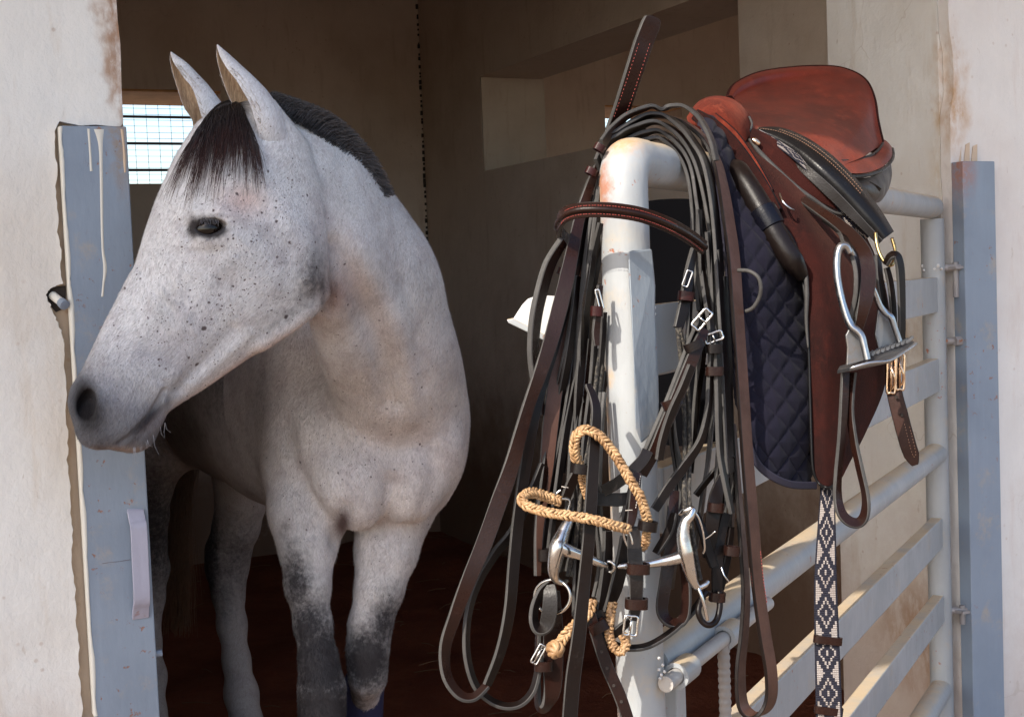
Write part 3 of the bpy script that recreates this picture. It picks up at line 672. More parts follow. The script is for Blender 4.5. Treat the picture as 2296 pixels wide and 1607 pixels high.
# muscle relief on neck and trunk (picture polyline at a depth, sigma m, height m)
BF = [([(752, 560, 2.05), (800, 640, 2.12), (846, 740, 2.22), (872, 830, 2.34), (880, 900, 2.4)], .016, -.012),
      ([(810, 560, 2.05), (860, 660, 2.15), (902, 760, 2.26), (915, 860, 2.38), (915, 930, 2.4)], .024, .008),
      ([(900, 640, 2.2), (930, 760, 2.3), (945, 860, 2.4)], .016, -.005),
      ([(735, 560, 2.0), (728, 640, 2.02), (722, 680, 2.04)], .012, -.010),
      ([(876, 1085, 2.44), (875, 1130, 2.45), (870, 1160, 2.46), (850, 1185, 2.48)], .012, -.011),
      ([(770, 1140, 2.45), (764, 1180, 2.47), (752, 1215, 2.49)], .012, -.009),
      ([(640, 960, 2.50), (660, 1040, 2.46), (690, 1110, 2.45), (740, 1160, 2.46)], .016, -.007),
      ([(960, 1010, 2.5), (975, 1060, 2.5), (955, 1120, 2.5), (905, 1180, 2.52)], .014, -.006),
      ([(872, 850, 2.38), (868, 878, 2.39), (873, 902, 2.40)], .0045, -.005), ([(880, 850, 2.38), (888, 876, 2.39), (880, 905, 2.4)], .005, .0035),
      ([(700, 700, 2.5), (690, 800, 2.52), (700, 900, 2.5), (760, 1000, 2.44)], .022, -.008),
      ([(690, 1560, 2.43), (722, 1520, 2.42), (752, 1560, 2.43)], .012, .004), ([(480, 1250, 3.45), (470, 1280, 3.45)], .02, .006)]
# every primitive and relief line with a bounding box, so that cells of space only meet what is near them
PR = []
for pr in BP:
    if isinstance(pr[0], str): PR.append((pr, pr[1] - pr[2].max(), pr[1] + pr[2].max()))
    else:
        m_ = max(pr[2], pr[3]); PR.append((pr, np.minimum(pr[0], pr[1]) - m_, np.maximum(pr[0], pr[1]) + m_))
BFB = []
def body_f(p):
    lo_, hi_ = p.min(0), p.max(0); f = np.full(len(p), .12)
    for pr, l_, h_ in PR:
        if (l_ - .11 > hi_).any() or (h_ + .11 < lo_).any(): continue
        if isinstance(pr[0], str):
            _, c, r, ax, _, _, k = pr; q = p - c; s = np.sqrt((q @ ax[0] / r[0]) ** 2 + (q @ ax[1] / r[1]) ** 2 + (q @ ax[2] / r[2]) ** 2); g = (s - 1) * (r.min() + r.mean()) * .5
        else:
            a, b, ra, rb, ax, sq, k = pr; ab = b - a; t = np.clip(((p - a) @ ab) / (ab @ ab), 0, 1); g = np.linalg.norm(p - a - t[:, None] * ab, axis=1) - (ra + (rb - ra) * t)
        f = smin(f, g, k)
    for pts, s_, a_, l_, h_ in BFB:
        if (l_ > hi_).any() or (h_ < lo_).any(): continue
        f = f - a_ * np.exp(-.5 * (seg(p, pts) / s_) ** 2)
    return f
def bsurf(x, y, z0):
    r_ = ray(x, y); ts = np.linspace(z0 - .14, z0 + .55, 240); p = CAM + ts[:, None] * r_; f = body_f(p); i = int(np.argmax(f < 0)); return p[i] if f[i] < 0 else P(x, y, z0)
BF = [([bsurf(*p_) for p_ in pts], s_, a_) for pts, s_, a_ in BF]
BFB_ = [(pts, s_, a_, np.min(pts, 0) - 3.2 * s_, np.max(pts, 0) + 3.2 * s_) for pts, s_, a_ in BF]
BFB = BFB_
def horse_f(p):
    p = np.asarray(p, float); out = np.empty(len(p))
    key = np.floor((p + 10) / .16).astype(np.int64); key = key[:, 0] * 1000003 + key[:, 1] * 1009 + key[:, 2]
    order = np.argsort(key, kind='stable'); ks = key[order]; cuts = np.flatnonzero(np.diff(ks)) + 1
    for idx in np.split(order, cuts):
        q = p[idx]; b = body_f(q); c = q.mean(0) - OH
        if abs((c @ EX) / HS + 20) < 620 and abs((c @ EY) / HS - 100) < 700 and abs(c @ EW) < .32:
            b = smin(b, head_f(q), .008)
        out[idx] = b
    return out
def hsurf(x, y, side=1):
    """surface point of the head seen at picture (x, y), marching from the viewer"""
    r_ = ray(x, y); ts = np.linspace(1.7, 2.9, 480); p = CAM + ts[:, None] * r_; f = horse_f(p); i = np.argmax(f < 0)
    if f[i] >= 0: return P(x, y, 2.3)
    t = ts[i - 1] + (ts[i] - ts[i - 1]) * f[i - 1] / (f[i - 1] - f[i]); return CAM + t * r_
lo = V(-1.35, 1.80, -.02); VS = .014; hi = V(.12, 3.85, 1.62)
nx, ny, nz = [int(v) for v in np.ceil((hi - lo) / VS)]
gx, gy, gz = np.meshgrid(np.arange(nx), np.arange(ny), np.arange(nz), indexing='ij')
pts = np.stack([gx.ravel(), gy.ravel(), gz.ravel()], 1) * VS + lo
# coarse pass, then exact only near the surface
co = pts.reshape(nx, ny, nz, 3)[::3, ::3, ::3]; fc = horse_f(co.reshape(-1, 3)).reshape(co.shape[:3])
fcu = np.repeat(np.repeat(np.repeat(fc, 3, 0), 3, 1), 3, 2)[:nx, :ny, :nz].ravel()
F = fcu.copy(); m = np.abs(fcu) < .11; F[m] = horse_f(pts[m]); F = np.clip(F, -.05, .05).reshape(nx, ny, nz)
F[0] = F[-1] = .05; F[:, 0] = F[:, -1] = .05; F[:, :, 0] = .05; F[:, :, -1] = .05
gr = vdb.FloatGrid(); gr.background = .05; gr.copyFromArray(F.astype(np.float32))
vv, tt, qq = gr.convertToPolygons(isovalue=0.0, adaptivity=0.0)
vv = vv.astype(float) * VS + lo
def gradf(p, e=.0015):
    g = np.stack([horse_f(p + d_) - horse_f(p - d_) for d_ in (V(e, 0, 0), V(0, e, 0), V(0, 0, e))], 1) / (2 * e); return g
def project(p, it=2):
    for _ in range(it):
        f = horse_f(p); g = gradf(p); n2 = np.maximum((g * g).sum(1), .15); st_ = f / n2
        p = p - np.clip(st_, -.006, .006)[:, None] * g
    return p
bm = bmesh.new(); bvs = [bm.verts.new(v) for v in vv]
for q in qq: bm.faces.new([bvs[i] for i in q[::-1]])
for q in tt: bm.faces.new([bvs[i] for i in q[::-1]])
bm.verts.ensure_lookup_table()
def islands_keep(bm):
    seen = set(); best = []
    for v in bm.verts:
        if v.index in seen: continue
        st_, comp = [v], []; seen.add(v.index)
        while st_:
            a = st_.pop(); comp.append(a)
            for e in a.link_edges:
                b = e.other_vert(a)
                if b.index not in seen: seen.add(b.index); st_.append(b)
        if len(comp) > len(best): best = comp
    bs = set(best); bmesh.ops.delete(bm, geom=[v for v in bm.verts if v not in bs], context='VERTS')
bm.verts.index_update(); islands_keep(bm)
def bm_project(bm, sel=None):
    vs2 = [v for v in bm.verts if sel is None or sel(v)]; p = project(np.array([v.co[:] for v in vs2]))
    for v, c in zip(vs2, p): v.co = c
bm_project(bm)
bmesh.ops.subdivide_edges(bm, edges=bm.edges[:], cuts=1, use_grid_fill=True); bm_project(bm)
he = [e for e in bm.edges if all(v.co.y < 2.62 and v.co.z > .25 for v in e.verts)]
bmesh.ops.subdivide_edges(bm, edges=he, cuts=1, use_grid_fill=True)
bm_project(bm, lambda v: v.co.y < 2.70)
hed = [e for e in bm.edges if all(v.co.y < 2.30 and abs((Vector(OH) - v.co).dot(Vector(EW))) < .16 and proj(np.array(v.co))[0] < 420 and proj(np.array(v.co))[1] > 820 or (abs(proj(np.array(v.co))[0] - 470) < 75 and abs(proj(np.array(v.co))[1] - 510) < 55 and v.co.y < 2.2) for v in e.verts)]
bmesh.ops.subdivide_edges(bm, edges=hed, cuts=1, use_grid_fill=True); hv = {v.index for e in hed if e.is_valid for v in e.verts}
bm_project(bm, lambda v: v.co.y < 2.2)
bmesh.ops.recalc_face_normals(bm, faces=bm.faces)

horse = thing('horse', 'light grey horse with dark forelock and flecked face looking left out of its stall', 'horse', (-.45, 2.75, 0))
me = bpy.data.meshes.new('body'); bm.transform(Matrix.Translation(-horse.matrix_world.translation)); bm.to_mesh(me); bm.free(); me.shade_smooth()
hb = bpy.data.objects.new('body', me); C.objects.link(hb); hb.parent = horse
# coat colours: the animal's patches, with some shade and bounce light painted in
co = np.empty(len(me.vertices) * 3); me.vertices.foreach_get('co', co); co = co.reshape(-1, 3) + np.array(horse.location)
rel = co - CAM; zc_ = rel @ _F; X = CX + F_PX * (rel @ _R) / zc_; Y = CY - F_PX * (rel @ _U) / zc_
def gs(cx, cy, sx, sy, rot=0.0, depth=None):
    c, s = math.cos(rot), math.sin(rot); dx, dy = X - cx, Y - cy; a = (dx * c + dy * s) / sx; b = (-dx * s + dy * c) / sy
    g = np.exp(-.5 * (a * a + b * b))
    if depth: g = g * ((zc_ > depth[0]) & (zc_ < depth[1]))
    return g
def wob(s, seed):
    r = np.random.default_rng(seed); o = np.zeros(len(co))
    for _ in range(14): o += np.sin(co @ (r.normal(size=3) * s) + r.uniform(0, 6.3))
    return o / 5
col = np.tile(np.array([.62, .625, .64]), (len(co), 1))
def paint(mask, c): 
    global col
    mask = np.clip(mask, 0, 1)[:, None]; col = col * (1 - mask) + np.array(c) * mask
nearH = (zc_ < 2.35); wv = wob(28, 3); wf = wob(70, 5); wl_ = wob(14, 8)
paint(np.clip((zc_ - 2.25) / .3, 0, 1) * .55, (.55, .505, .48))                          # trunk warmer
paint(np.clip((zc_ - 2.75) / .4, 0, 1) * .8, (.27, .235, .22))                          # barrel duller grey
u1 = -.49 * X + .872 * Y
muz = 1 / (1 + np.exp(-((u1 - 575) / 26 + wv * .7))) * nearH
paint(muz * .8, (.19, .20, .23)); paint(1 / (1 + np.exp(-((u1 - 655) / 18 + wv * .5))) * nearH * .8, (.085, .09, .105))
paint(gs(198, 908, 20, 36, -.2) * nearH * 1.6, (.02, .02, .022)); paint(gs(190, 905, 13, 25) * nearH * 2.5, (.006, .005, .006))
paint(gs(262, 880, 26, 40) * nearH * .35, (.20, .20, .225))
paint(gs(330, 945, 8, 45, .72) * nearH * 1.2, (.02, .02, .024)); paint(gs(270, 1010, 60, 7) * nearH * .5, (.40, .30, .24))  # mouth line, then warm ground bounce painted under the chin
paint(gs(440, 720, 50, 110, .5) * nearH * .35, (.30, .30, .33)); paint(gs(560, 600, 70, 60, .5) * nearH * .22, (.38, .38, .41))
paint(gs(350, 800, 80, 55) * nearH * .45, (.27, .27, .305))
paint(gs(545, 450, 38, 28) * nearH * .45, (.55, .30, .22)); paint(gs(470, 556, 46, 6) * nearH * .35, (.40, .36, .33))
paint(gs(752, 655, 34, 42) * .75, (.22, .12, .085)); paint(gs(812, 650, 30, 120, -.5) * .35, (.50, .37, .30)); paint(gs(560, 810, 130, 12, -.58) * nearH * .45, (.62, .40, .30))  # brown throat shade and warm bounce along the jaw, put into the coat
paint(gs(880, 1000, 140, 140) * .25, (.60, .47, .42)); paint(gs(768, 1172, 13, 24, .2) * 1.1, (.12, .085, .085))
# darkened coat, charcoal and painted throat shade: broken up hair by hair in the material
D = np.zeros(len(co))
def dark(g):
    global D
    D = np.maximum(D, np.clip(g, 0, 1.2))
ex, ey = (X - 468), (Y - 511)
eyed = np.sqrt((ex / 44) ** 2 + ((ey - .05 * ex) / 25) ** 2); dark(np.clip(2.3 - 1.7 * eyed, 0, 1.2) * nearH); dark(gs(436, 510, 13, 20) * nearH * 1.2); dark(gs(440, 500, 26, 26) * nearH * .5)
dark(gs(470, 484, 42, 6) * nearH * .55); dark(gs(504, 236, 40, 18) * nearH * 1.4)
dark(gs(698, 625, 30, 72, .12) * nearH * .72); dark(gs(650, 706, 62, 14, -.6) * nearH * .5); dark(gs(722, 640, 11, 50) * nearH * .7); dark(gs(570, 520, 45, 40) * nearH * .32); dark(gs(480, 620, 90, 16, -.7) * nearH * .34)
dark(gs(372, 690, 40, 60, .5) * nearH * .36); dark(gs(775, 690, 26, 16) * .28)  # last spot is throat shade painted on the neck
leg = lambda cx, cy, sx, sy, r=0, d=(2.2, 2.72): gs(cx, cy, sx, sy, r, d)
dark(leg(665, 1310, 34, 80, -.15) * .95); dark(leg(690, 1410, 48, 80) * 1.05); dark(leg(715, 1490, 60, 100, -.1) * 1.25); dark(leg(722, 1620, 80, 110) * 1.3); dark(leg(640, 1200, 16, 50) * .45)
dark(leg(858, 1405, 34, 80, .35) * .95); dark(leg(822, 1480, 52, 66) * 1.2)
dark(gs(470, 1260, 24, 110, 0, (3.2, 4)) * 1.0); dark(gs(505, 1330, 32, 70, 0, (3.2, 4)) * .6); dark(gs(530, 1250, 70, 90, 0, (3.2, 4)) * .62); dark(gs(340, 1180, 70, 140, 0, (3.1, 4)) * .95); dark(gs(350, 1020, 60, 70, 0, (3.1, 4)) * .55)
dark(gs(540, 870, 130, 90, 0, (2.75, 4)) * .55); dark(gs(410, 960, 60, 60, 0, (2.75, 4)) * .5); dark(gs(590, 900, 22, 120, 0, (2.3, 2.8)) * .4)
col *= (1 + .05 * wv + .03 * wf)[:, None]; col *= (1 + .06 * wl_)[:, None]
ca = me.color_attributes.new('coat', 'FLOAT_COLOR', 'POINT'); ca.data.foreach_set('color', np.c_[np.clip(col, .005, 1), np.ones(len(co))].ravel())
fk = np.clip(gs(590, 520, 70, 70) * 1.0 + gs(520, 640, 130, 90) * .75 + gs(400, 760, 90, 90) * .6 + gs(520, 440, 70, 35) * .9, 0, 1) * nearH * .95 + np.clip(gs(840, 980, 170, 200), 0, 1) * .20 + np.clip(gs(760, 420, 100, 90), 0, 1) * .08
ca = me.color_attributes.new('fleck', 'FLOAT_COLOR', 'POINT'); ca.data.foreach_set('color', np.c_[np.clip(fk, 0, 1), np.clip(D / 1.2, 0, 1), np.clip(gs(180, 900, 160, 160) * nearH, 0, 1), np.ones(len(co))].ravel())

n = NT('horse_coat')
cc = n.attr('coat'); ff = n.n.new('ShaderNodeSeparateColor'); n.l.new(n.attr('fleck'), ff.inputs[0]); fl_ = ff.outputs[0]
axv = tuple(nrm(EX * -.49 + EY * .87))
def stretch(vec, ax, k):  # compress coordinates along ax so the noise is drawn out along it
    d = n.vmath('DOT_PRODUCT', vec, ax, out=1); sc_ = n.n.new('ShaderNodeVectorMath'); sc_.operation = 'SCALE'; sc_.inputs[0].default_value = ax; n.l.new(n.math('MULTIPLY', d, k - 1), sc_.inputs[3])
    return n.vmath('ADD', vec, sc_.outputs[0])
wv_ = n.vmath('ADD', n.geo, n.scaled(n.vmath('SUBTRACT', n.noise(7, 2, out=1), (.5, .5, .5)), (.05, .05, .05)))
fibre = n.noise(520, 3, .7, vec=stretch(wv_, axv, .14)); hairs = n.noise(260, 4, .7, vec=stretch(wv_, tuple(nrm(V(.1, .2, -1))), .2))
vwarp = n.vmath('ADD', n.geo, n.scaled(n.vmath('SUBTRACT', n.noise(60, 3, out=1), (.5, .5, .5)), (.010, .010, .010)))
def flecks(scale, thr, lo_):
    v = n.n.new('ShaderNodeTexVoronoi'); n.l.new(vwarp, v.inputs['Vector']); v.inputs['Scale'].default_value = scale
    rnd = n.n.new('ShaderNodeSeparateColor'); n.l.new(v.outputs['Color'], rnd.inputs[0])
    on = n.math('LESS_THAN', rnd.outputs[0], n.math('MULTIPLY', fl_, thr)); size = n.math('MULTIPLY_ADD', rnd.outputs[1], .26, .08)
    q = n.n.new('ShaderNodeMapRange'); q.interpolation_type = 'SMOOTHSTEP'; n.l.new(v.outputs['Distance'], q.inputs[0]); n.l.new(size, q.inputs[1]); n.l.new(n.math('MULTIPLY', size, .45), q.inputs[2])
    return n.math('MULTIPLY', on, q.outputs[0])
fk1 = flecks(120, .65, 0); fk2 = flecks(230, .9, 0); fk3 = flecks(62, .16, 0)
c = n.mix(n.math('MULTIPLY', n.math('MAXIMUM', n.math('MAXIMUM', fk1, fk2), fk3), .9), cc, (.075, .05, .052))
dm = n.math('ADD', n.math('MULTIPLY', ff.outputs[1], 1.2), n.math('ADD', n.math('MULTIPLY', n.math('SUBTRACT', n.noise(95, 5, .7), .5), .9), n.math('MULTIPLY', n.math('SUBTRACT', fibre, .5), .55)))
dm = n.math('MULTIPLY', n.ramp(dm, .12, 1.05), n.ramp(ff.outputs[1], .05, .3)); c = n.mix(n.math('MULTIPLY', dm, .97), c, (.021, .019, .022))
c = n.mix(n.ramp(fibre, .35, .68, .0, .8), c, n.mix(1.0, c, (1.35, 1.35, 1.37), 'MULTIPLY')); c = n.mix(n.ramp(hairs, .5, .72, 0, 1.0), c, n.mix(1.0, c, (.78, .76, .77), 'MULTIPLY'))
mott = n.noise(22, 5, .7); c = n.mix(n.ramp(mott, .42, .72, 0, 1.0), c, n.mix(1.0, c, (.80, .77, .78), 'MULTIPLY'))
nb = n.bump(n.math('ADD', fibre, n.math('MULTIPLY', hairs, .6)), .55, .0022); nb = n.bump(n.noise(45, 3), .12, .004, nb)
M_coat = n.done(c, .62, normal=nb, Specular_IOR_Level=.14, Sheen_Weight=.0, Sheen_Roughness=.5, Subsurface_Weight=0.0)
me.materials.append(M_coat)

# eye: globe, lashes
M_eye = NT('eye_globe'); M_eye = M_eye.done((.007, .004, .003), .10, Specular_IOR_Level=.32)
ec = hw(EYEC[0] + 2, EYEC[1] + 1, 0)
sf = hsurf(470, 505)
pe = hw(EYEC[0] + 2, EYEC[1] + 1, EYEC[2] - 47)
mb = MB(); G = np.zeros((25, 32, 3))
for i in range(25):
    a = -math.pi / 2 + math.pi * i / 24
    for j in range(32): b = 2 * math.pi * j / 32; G[i, j] = pe + 39 * HS * (EX * math.cos(a) * math.cos(b) + EY * math.cos(a) * math.sin(b) * .92 + EW * math.sin(a))
mb.grid(G, cv=True); mb.build('eye', M_eye, horse, smooth=180)
mb = MB(); pe2 = hw(EYEC[0] + 2, EYEC[1] + 1, -(EYEC[2] - 47)); mb.grid(G - pe + pe2, cv=True); mb.build('eye', M_eye, horse, smooth=180)

# short coat lying on the skin, denser hair in one mesh
me.calc_loop_triangles(); nt_ = len(me.loop_triangles); tri = np.empty(nt_ * 3, int); me.loop_triangles.foreach_get('vertices', tri); tri = tri.reshape(-1, 3)
vn = np.empty(len(me.vertices) * 3); me.vertices.foreach_get('normal', vn); vn = vn.reshape(-1, 3); pa, pb, pc = co[tri[:, 0]], co[tri[:, 1]], co[tri[:, 2]]
ar = np.linalg.norm(np.cross(pb - pa, pc - pa), axis=1) / 2; cen = (pa + pb + pc) / 3; tn_ = (vn[tri[:, 0]] + vn[tri[:, 1]] + vn[tri[:, 2]]) / 3
vis = ((CAM - cen) * tn_).sum(1) / np.linalg.norm(CAM - cen, axis=1) > -.25
wt = ar * vis * np.where(cen[:, 1] < 2.25, 1.0, np.where(cen[:, 1] < 2.8, .55, .0)) * (cen[:, 2] > .2)
cxp = CX + F_PX * ((cen - CAM) @ _R) / ((cen - CAM) @ _F); cyp = CY - F_PX * ((cen - CAM) @ _U) / ((cen - CAM) @ _F)
wt = wt * ~((np.abs(cxp - 470) < 42) & (np.abs(cyp - 510) < 24) & (cen[:, 1] < 2.2)) * ~((np.abs(cxp - 192) < 26) & (np.abs(cyp - 908) < 40))
NH = 130000; pick = rng.choice(nt_, NH, p=wt / wt.sum()); r1, r2 = rng.random(NH), rng.random(NH); fl2 = r1 + r2 > 1; r1[fl2], r2[fl2] = 1 - r1[fl2], 1 - r2[fl2]; r0 = 1 - r1 - r2
mixv = lambda A: A[tri[pick, 0]] * r0[:, None] + A[tri[pick, 1]] * r1[:, None] + A[tri[pick, 2]] * r2[:, None]
root = mixv(co); nrm_ = mixv(vn); nrm_ /= np.linalg.norm(nrm_, axis=1)[:, None]
hmask = np.clip((2.28 - root[:, 1]) / .08, 0, 1) * (((root - OH) @ EX) / HS < 190); fl_h = EX * -.49 + EY * .87; fl_b = V(.12, .1, -1.0)
flow = fl_h * hmask[:, None] + fl_b * (1 - hmask[:, None]); wob3 = np.stack([np.sin(root @ (np.array([31, 17, 23]) * (1 + i * .3)) + i) for i in range(3)], 1) * .28; flow = flow + wob3 + rng.normal(size=(NH, 3)) * .16
flow = flow - nrm_ * (flow * nrm_).sum(1)[:, None]; flow /= np.linalg.norm(flow, axis=1)[:, None]; side = np.cross(flow, nrm_)
L_ = rng.uniform(.0035, .0065, NH) * np.where(root[:, 1] < 2.25, 1, 1.5); wd = .00022 * np.where(root[:, 1] < 2.25, 1, 1.6)[:, None]; lift = rng.uniform(.12, .42, NH)[:, None] * L_[:, None]
m1 = root + flow * L_[:, None] * .5 + nrm_ * lift * .7; tp = root + flow * L_[:, None] + nrm_ * lift
HV = np.stack([root - side * wd, root + side * wd, m1 + side * wd * .8, m1 - side * wd * .8, tp], 1).reshape(-1, 3) - np.array(horse.location)
b_ = np.arange(NH)[:, None] * 5; fq = (b_ + np.array([0, 1, 2, 3])); ft3 = b_ + np.array([3, 2, 4])
hm = bpy.data.meshes.new('coat_hair'); hm.vertices.add(len(HV)); hm.vertices.foreach_set('co', HV.ravel()); nl = NH * 7; hm.loops.add(nl); hm.polygons.add(NH * 2)
li = np.concatenate([fq, ft3], 1).ravel(); hm.loops.foreach_set('vertex_index', li); ls = (np.arange(NH)[:, None] * 7 + np.array([0, 4])).ravel(); hm.polygons.foreach_set('loop_start', ls); hm.update(calc_edges=True); hm.shade_smooth()
for nm in ('coat', 'fleck'):
    src = np.empty(len(co) * 4); me.color_attributes[nm].data.foreach_get('color', src); src = src.reshape(-1, 4); cv_ = mixv(src)
    if nm == 'coat': cv_[:, :3] *= rng.uniform(.86, 1.22, NH)[:, None]
    at = hm.color_attributes.new(nm, 'FLOAT_COLOR', 'POINT'); at.data.foreach_set('color', np.repeat(np.clip(cv_, 0, 1), 5, 0).ravel())
hm.materials.append(M_coat); ho = bpy.data.objects.new('coat_hair', hm); C.objects.link(ho); ho.parent = horse; ho['kind'] = 'stuff'
# ------------------------------------------------------------------ ears, mane, forelock, tail, whiskers, boot
M_ear = NT('ear_coat'); _f = M_ear.noise(300, 4, .7, vec=M_ear.scaled(M_ear.geo, (1, 1, .3))); _b = M_ear.noise(18, 4)
_c = M_ear.mix(M_ear.ramp(_f, .4, .7, 0, .3), (.60, .59, .59), (.80, .79, .78)); _c = M_ear.mix(M_ear.ramp(M_ear.voro(62), .2, .1, 0, .5), _c, (.25, .22, .22))
M_ear = M_ear.done(_c, .65, normal=M_ear.bump(_f, .5, .002))
M_earin = NT('ear_lining'); _f = M_earin.noise(200, 4, .7, vec=M_earin.scaled(M_earin.geo, (1, 1, .2)))
M_earin = M_earin.done(M_earin.mix(M_earin.ramp(_f, .3, .7), (.62, .48, .33), (.34, .24, .17)), .8, normal=M_earin.bump(_f, .8, .003))
def hair_mat(name, root, tip, amt=.5):
    n = NT(name); t = n.math('POWER', n.attr('strand', 'Fac'), 1.8); f = n.noise(120, 2)
    c = n.mix(t, root, tip); c = n.mix(n.ramp(f, .4, .7, 0, amt), c, tuple(v * 1.9 + .02 for v in root)); return n.done(c, .42, Specular_IOR_Level=.45)
def ear(spine, radii, opn, name='ear'):
    """spine: picture points with depth; opn: direction of the cup's opening"""
    sp = cr([list(P(x, y, z)) for x, y, z in spine], 5); rr = cr([[r] for r in radii], 5)[:, 0]; k = len(sp); m = 22; out = np.zeros((k, m, 3)); inn = np.zeros((k, m, 3))
    for i in range(k):
        t = nrm(sp[min(i + 1, k - 1)] - sp[max(i - 1, 0)]); o = nrm(opn - t * np.dot(opn, t)); b = np.cross(t, o); fr = i / (k - 1)
        ha = math.radians(150 - 28 * math.sin(fr * 3.14) + 10 * fr)           # half angle of the shell
        for j in range(m):
            a = -ha + 2 * ha * j / (m - 1); flare = 1 + .12 * abs(a / ha) ** 4
            d = -o * math.cos(a) * (.95 if fr < .2 else .85) + b * math.sin(a) * flare * 1.0
            out[i, j] = sp[i] + d * rr[i]; th = min(.0028, rr[i] * .35) * (1 if 0 < j < m - 1 else .2); inn[i, j] = sp[i] + d * max(rr[i] - th, rr[i] * .5)
    mb = MB(); mb.grid(out); mb.cur = 1; mb.grid(inn, flip=True); mb.cur = 0
    for j0 in (0, m - 1):
        for i in range(k - 1):
            a = [out[i, j0], out[i + 1, j0], inn[i + 1, j0], inn[i, j0]]; mb.add(a, [(0, 1, 2, 3)])
    ob = mb.build(name, [M_coat, M_earin], horse, smooth=60, fix=False)
    nv_ = len(ob.data.vertices)
    for nm, cv in (('coat', (.60, .61, .64, 1)), ('fleck', (.12, 0, 0, 1))):
        at = ob.data.color_attributes.new(nm, 'FLOAT_COLOR', 'POINT'); at.data.foreach_set('color', list(cv) * nv_)
    return ob, out
e1, o1 = ear([(622, 372, 2.06), (600, 300, 2.01), (575, 245, 1.99), (548, 205, 1.98), (522, 165, 1.975), (500, 128, 1.97), (487, 101, 1.97)],
             [.030, .036, .034, .029, .0205, .0110, .0012], nrm(-_R * 1.0 - _F * .62 + _U * .0))
e2, o2 = ear([(487, 290, 2.17), (470, 262, 2.16), (448, 228, 2.15), (425, 190, 2.15), (405, 155, 2.145), (391, 133, 2.14), (383, 117, 2.14)],
             [.036, .034, .031, .025, .017, .009, .001], nrm(-_R * 1.0 - _F * .62 + _U * .0))
def strands(name, mat, par, items, seed=1, kind='stuff'):
    """items: (root, list of following points, w0, w1) built as thin tapering three-sided blades"""
    mb = MB(); st_ = []
    for pts_, w0, w1 in items:
        pts_ = np.asarray(pts_); k = len(pts_); o = len(mb.v); vs = []
        for i in range(k):
            t = nrm(pts_[min(i + 1, k - 1)] - pts_[max(i - 1, 0)]); s = nrm(np.cross(t, _F)); u = np.cross(t, s); w_ = w0 + (w1 - w0) * i / (k - 1)
            vs += [pts_[i] - s * w_, pts_[i] + s * w_, pts_[i] + u * w_]; st_ += [i / (k - 1)] * 3
        fs = []
        for i in range(k - 1):
            a = i * 3; fs += [(a, a + 1, a + 4, a + 3), (a + 1, a + 2, a + 5, a + 4), (a + 2, a, a + 3, a + 5)]
        mb.add(vs, fs)
    ob = mb.build(name, mat, par, smooth=180, kind=kind, fix=False)
    at = ob.data.attributes.new('strand', 'FLOAT', 'POINT'); at.data.foreach_set('value', st_); return ob
# forelock: falls from between the ears over the forehead
M_fore = hair_mat('forelock_hair', (.010, .009, .011), (.07, .020, .015), .25)
roots = cr([(462, 262), (482, 240), (502, 228), (524, 226), (545, 244), (556, 288)], 10)
tips_ = cr([(372, 452), (395, 436), (420, 470), (436, 440), (470, 460), (492, 425), (520, 430), (548, 440), (580, 455), (590, 425)], 10)
cache = {}
def hs(x, y):
    k = (round(x / 6), round(y / 6))
    if k not in cache: cache[k] = proj(hsurf(k[0] * 6, k[1] * 6))[2]
    return cache[k]
items = []
for s in range(700):
    f = R.random(); a = roots[int(f * (len(roots) - 1))]; ft_ = min(1, max(0, f + R.gauss(0, .09))); b = tips_[int(ft_ * (len(tips_) - 1))].copy()
    ln = R.uniform(.42, .96) * (1 + .10 * math.sin(ft_ * 40)); cl_ = round(ft_ * 9) / 9; ft2 = ft_; clump = (cl_ - ft_) * 200 * .95; b = b + np.array([R.gauss(0, 7) + clump, R.gauss(0, 10)])
    mid = (a + b) / 2 + np.array([-10 * (1 - f) + 12 * f + R.gauss(0, 4), -12])
    pth = []
    for t in np.linspace(0, ln, 7):
        q = a * (1 - t) ** 2 + 2 * mid * t * (1 - t) + b * t * t; q = q + np.array([R.gauss(0, .7), 0])
        d = min(hs(q[0], q[1]), 2.06)
        pth.append((q[0], q[1], d - .008 - .011 * math.sin(3.14 * min(1, t)) * R.uniform(.3, 1) - .003 * R.random()))
    pth = cr(pth, 2); items.append(([P(*q) for q in pth], R.uniform(.0004, .0008), .00012))
strands('forelock', M_fore, horse, items)
# mane: short upright then folding crest hair
M_mane = hair_mat('mane_hair', (.04, .038, .042), (.12, .115, .12), .5)
crest = cr([(596, 222, 2.05), (645, 246, 2.07), (700, 274, 2.09), (748, 312, 2.12), (794, 362, 2.16), (826, 408, 2.19), (846, 440, 2.21)], 20)
items = []
for s in range(5200):
    f = R.random(); q = crest[int(f * (len(crest) - 1))]; q2 = crest[min(len(crest) - 1, int(f * (len(crest) - 1)) + 1)]
    tx, ty = q2[0] - q[0] + 1e-6, q2[1] - q[1]; l = math.hypot(tx, ty); nx_, ny_ = ty / l, -tx / l
    inn = R.uniform(-14, 18) ; h_ = (38 + 18 * math.sin(f * 3.14)) * R.uniform(.5, 1.25); ln = R.uniform(2, 14)
    rt = P(q[0] - nx_ * (inn * .6 + 10), q[1] - ny_ * (inn * .6 + 10), q[2] - .018 + R.uniform(-.02, .035))
    tp = P(q[0] + nx_ * (h_ * .75 - 8) + ln + tx / l * 10, q[1] + ny_ * (h_ * .75 - 8) + 6 + ln * .5, q[2] + R.uniform(-.03, .05))
    md = (rt + tp) / 2 + _U * .006; items.append((cr([rt, md, tp], 3), .0008, .00025))
strands('mane', M_mane, horse, items)
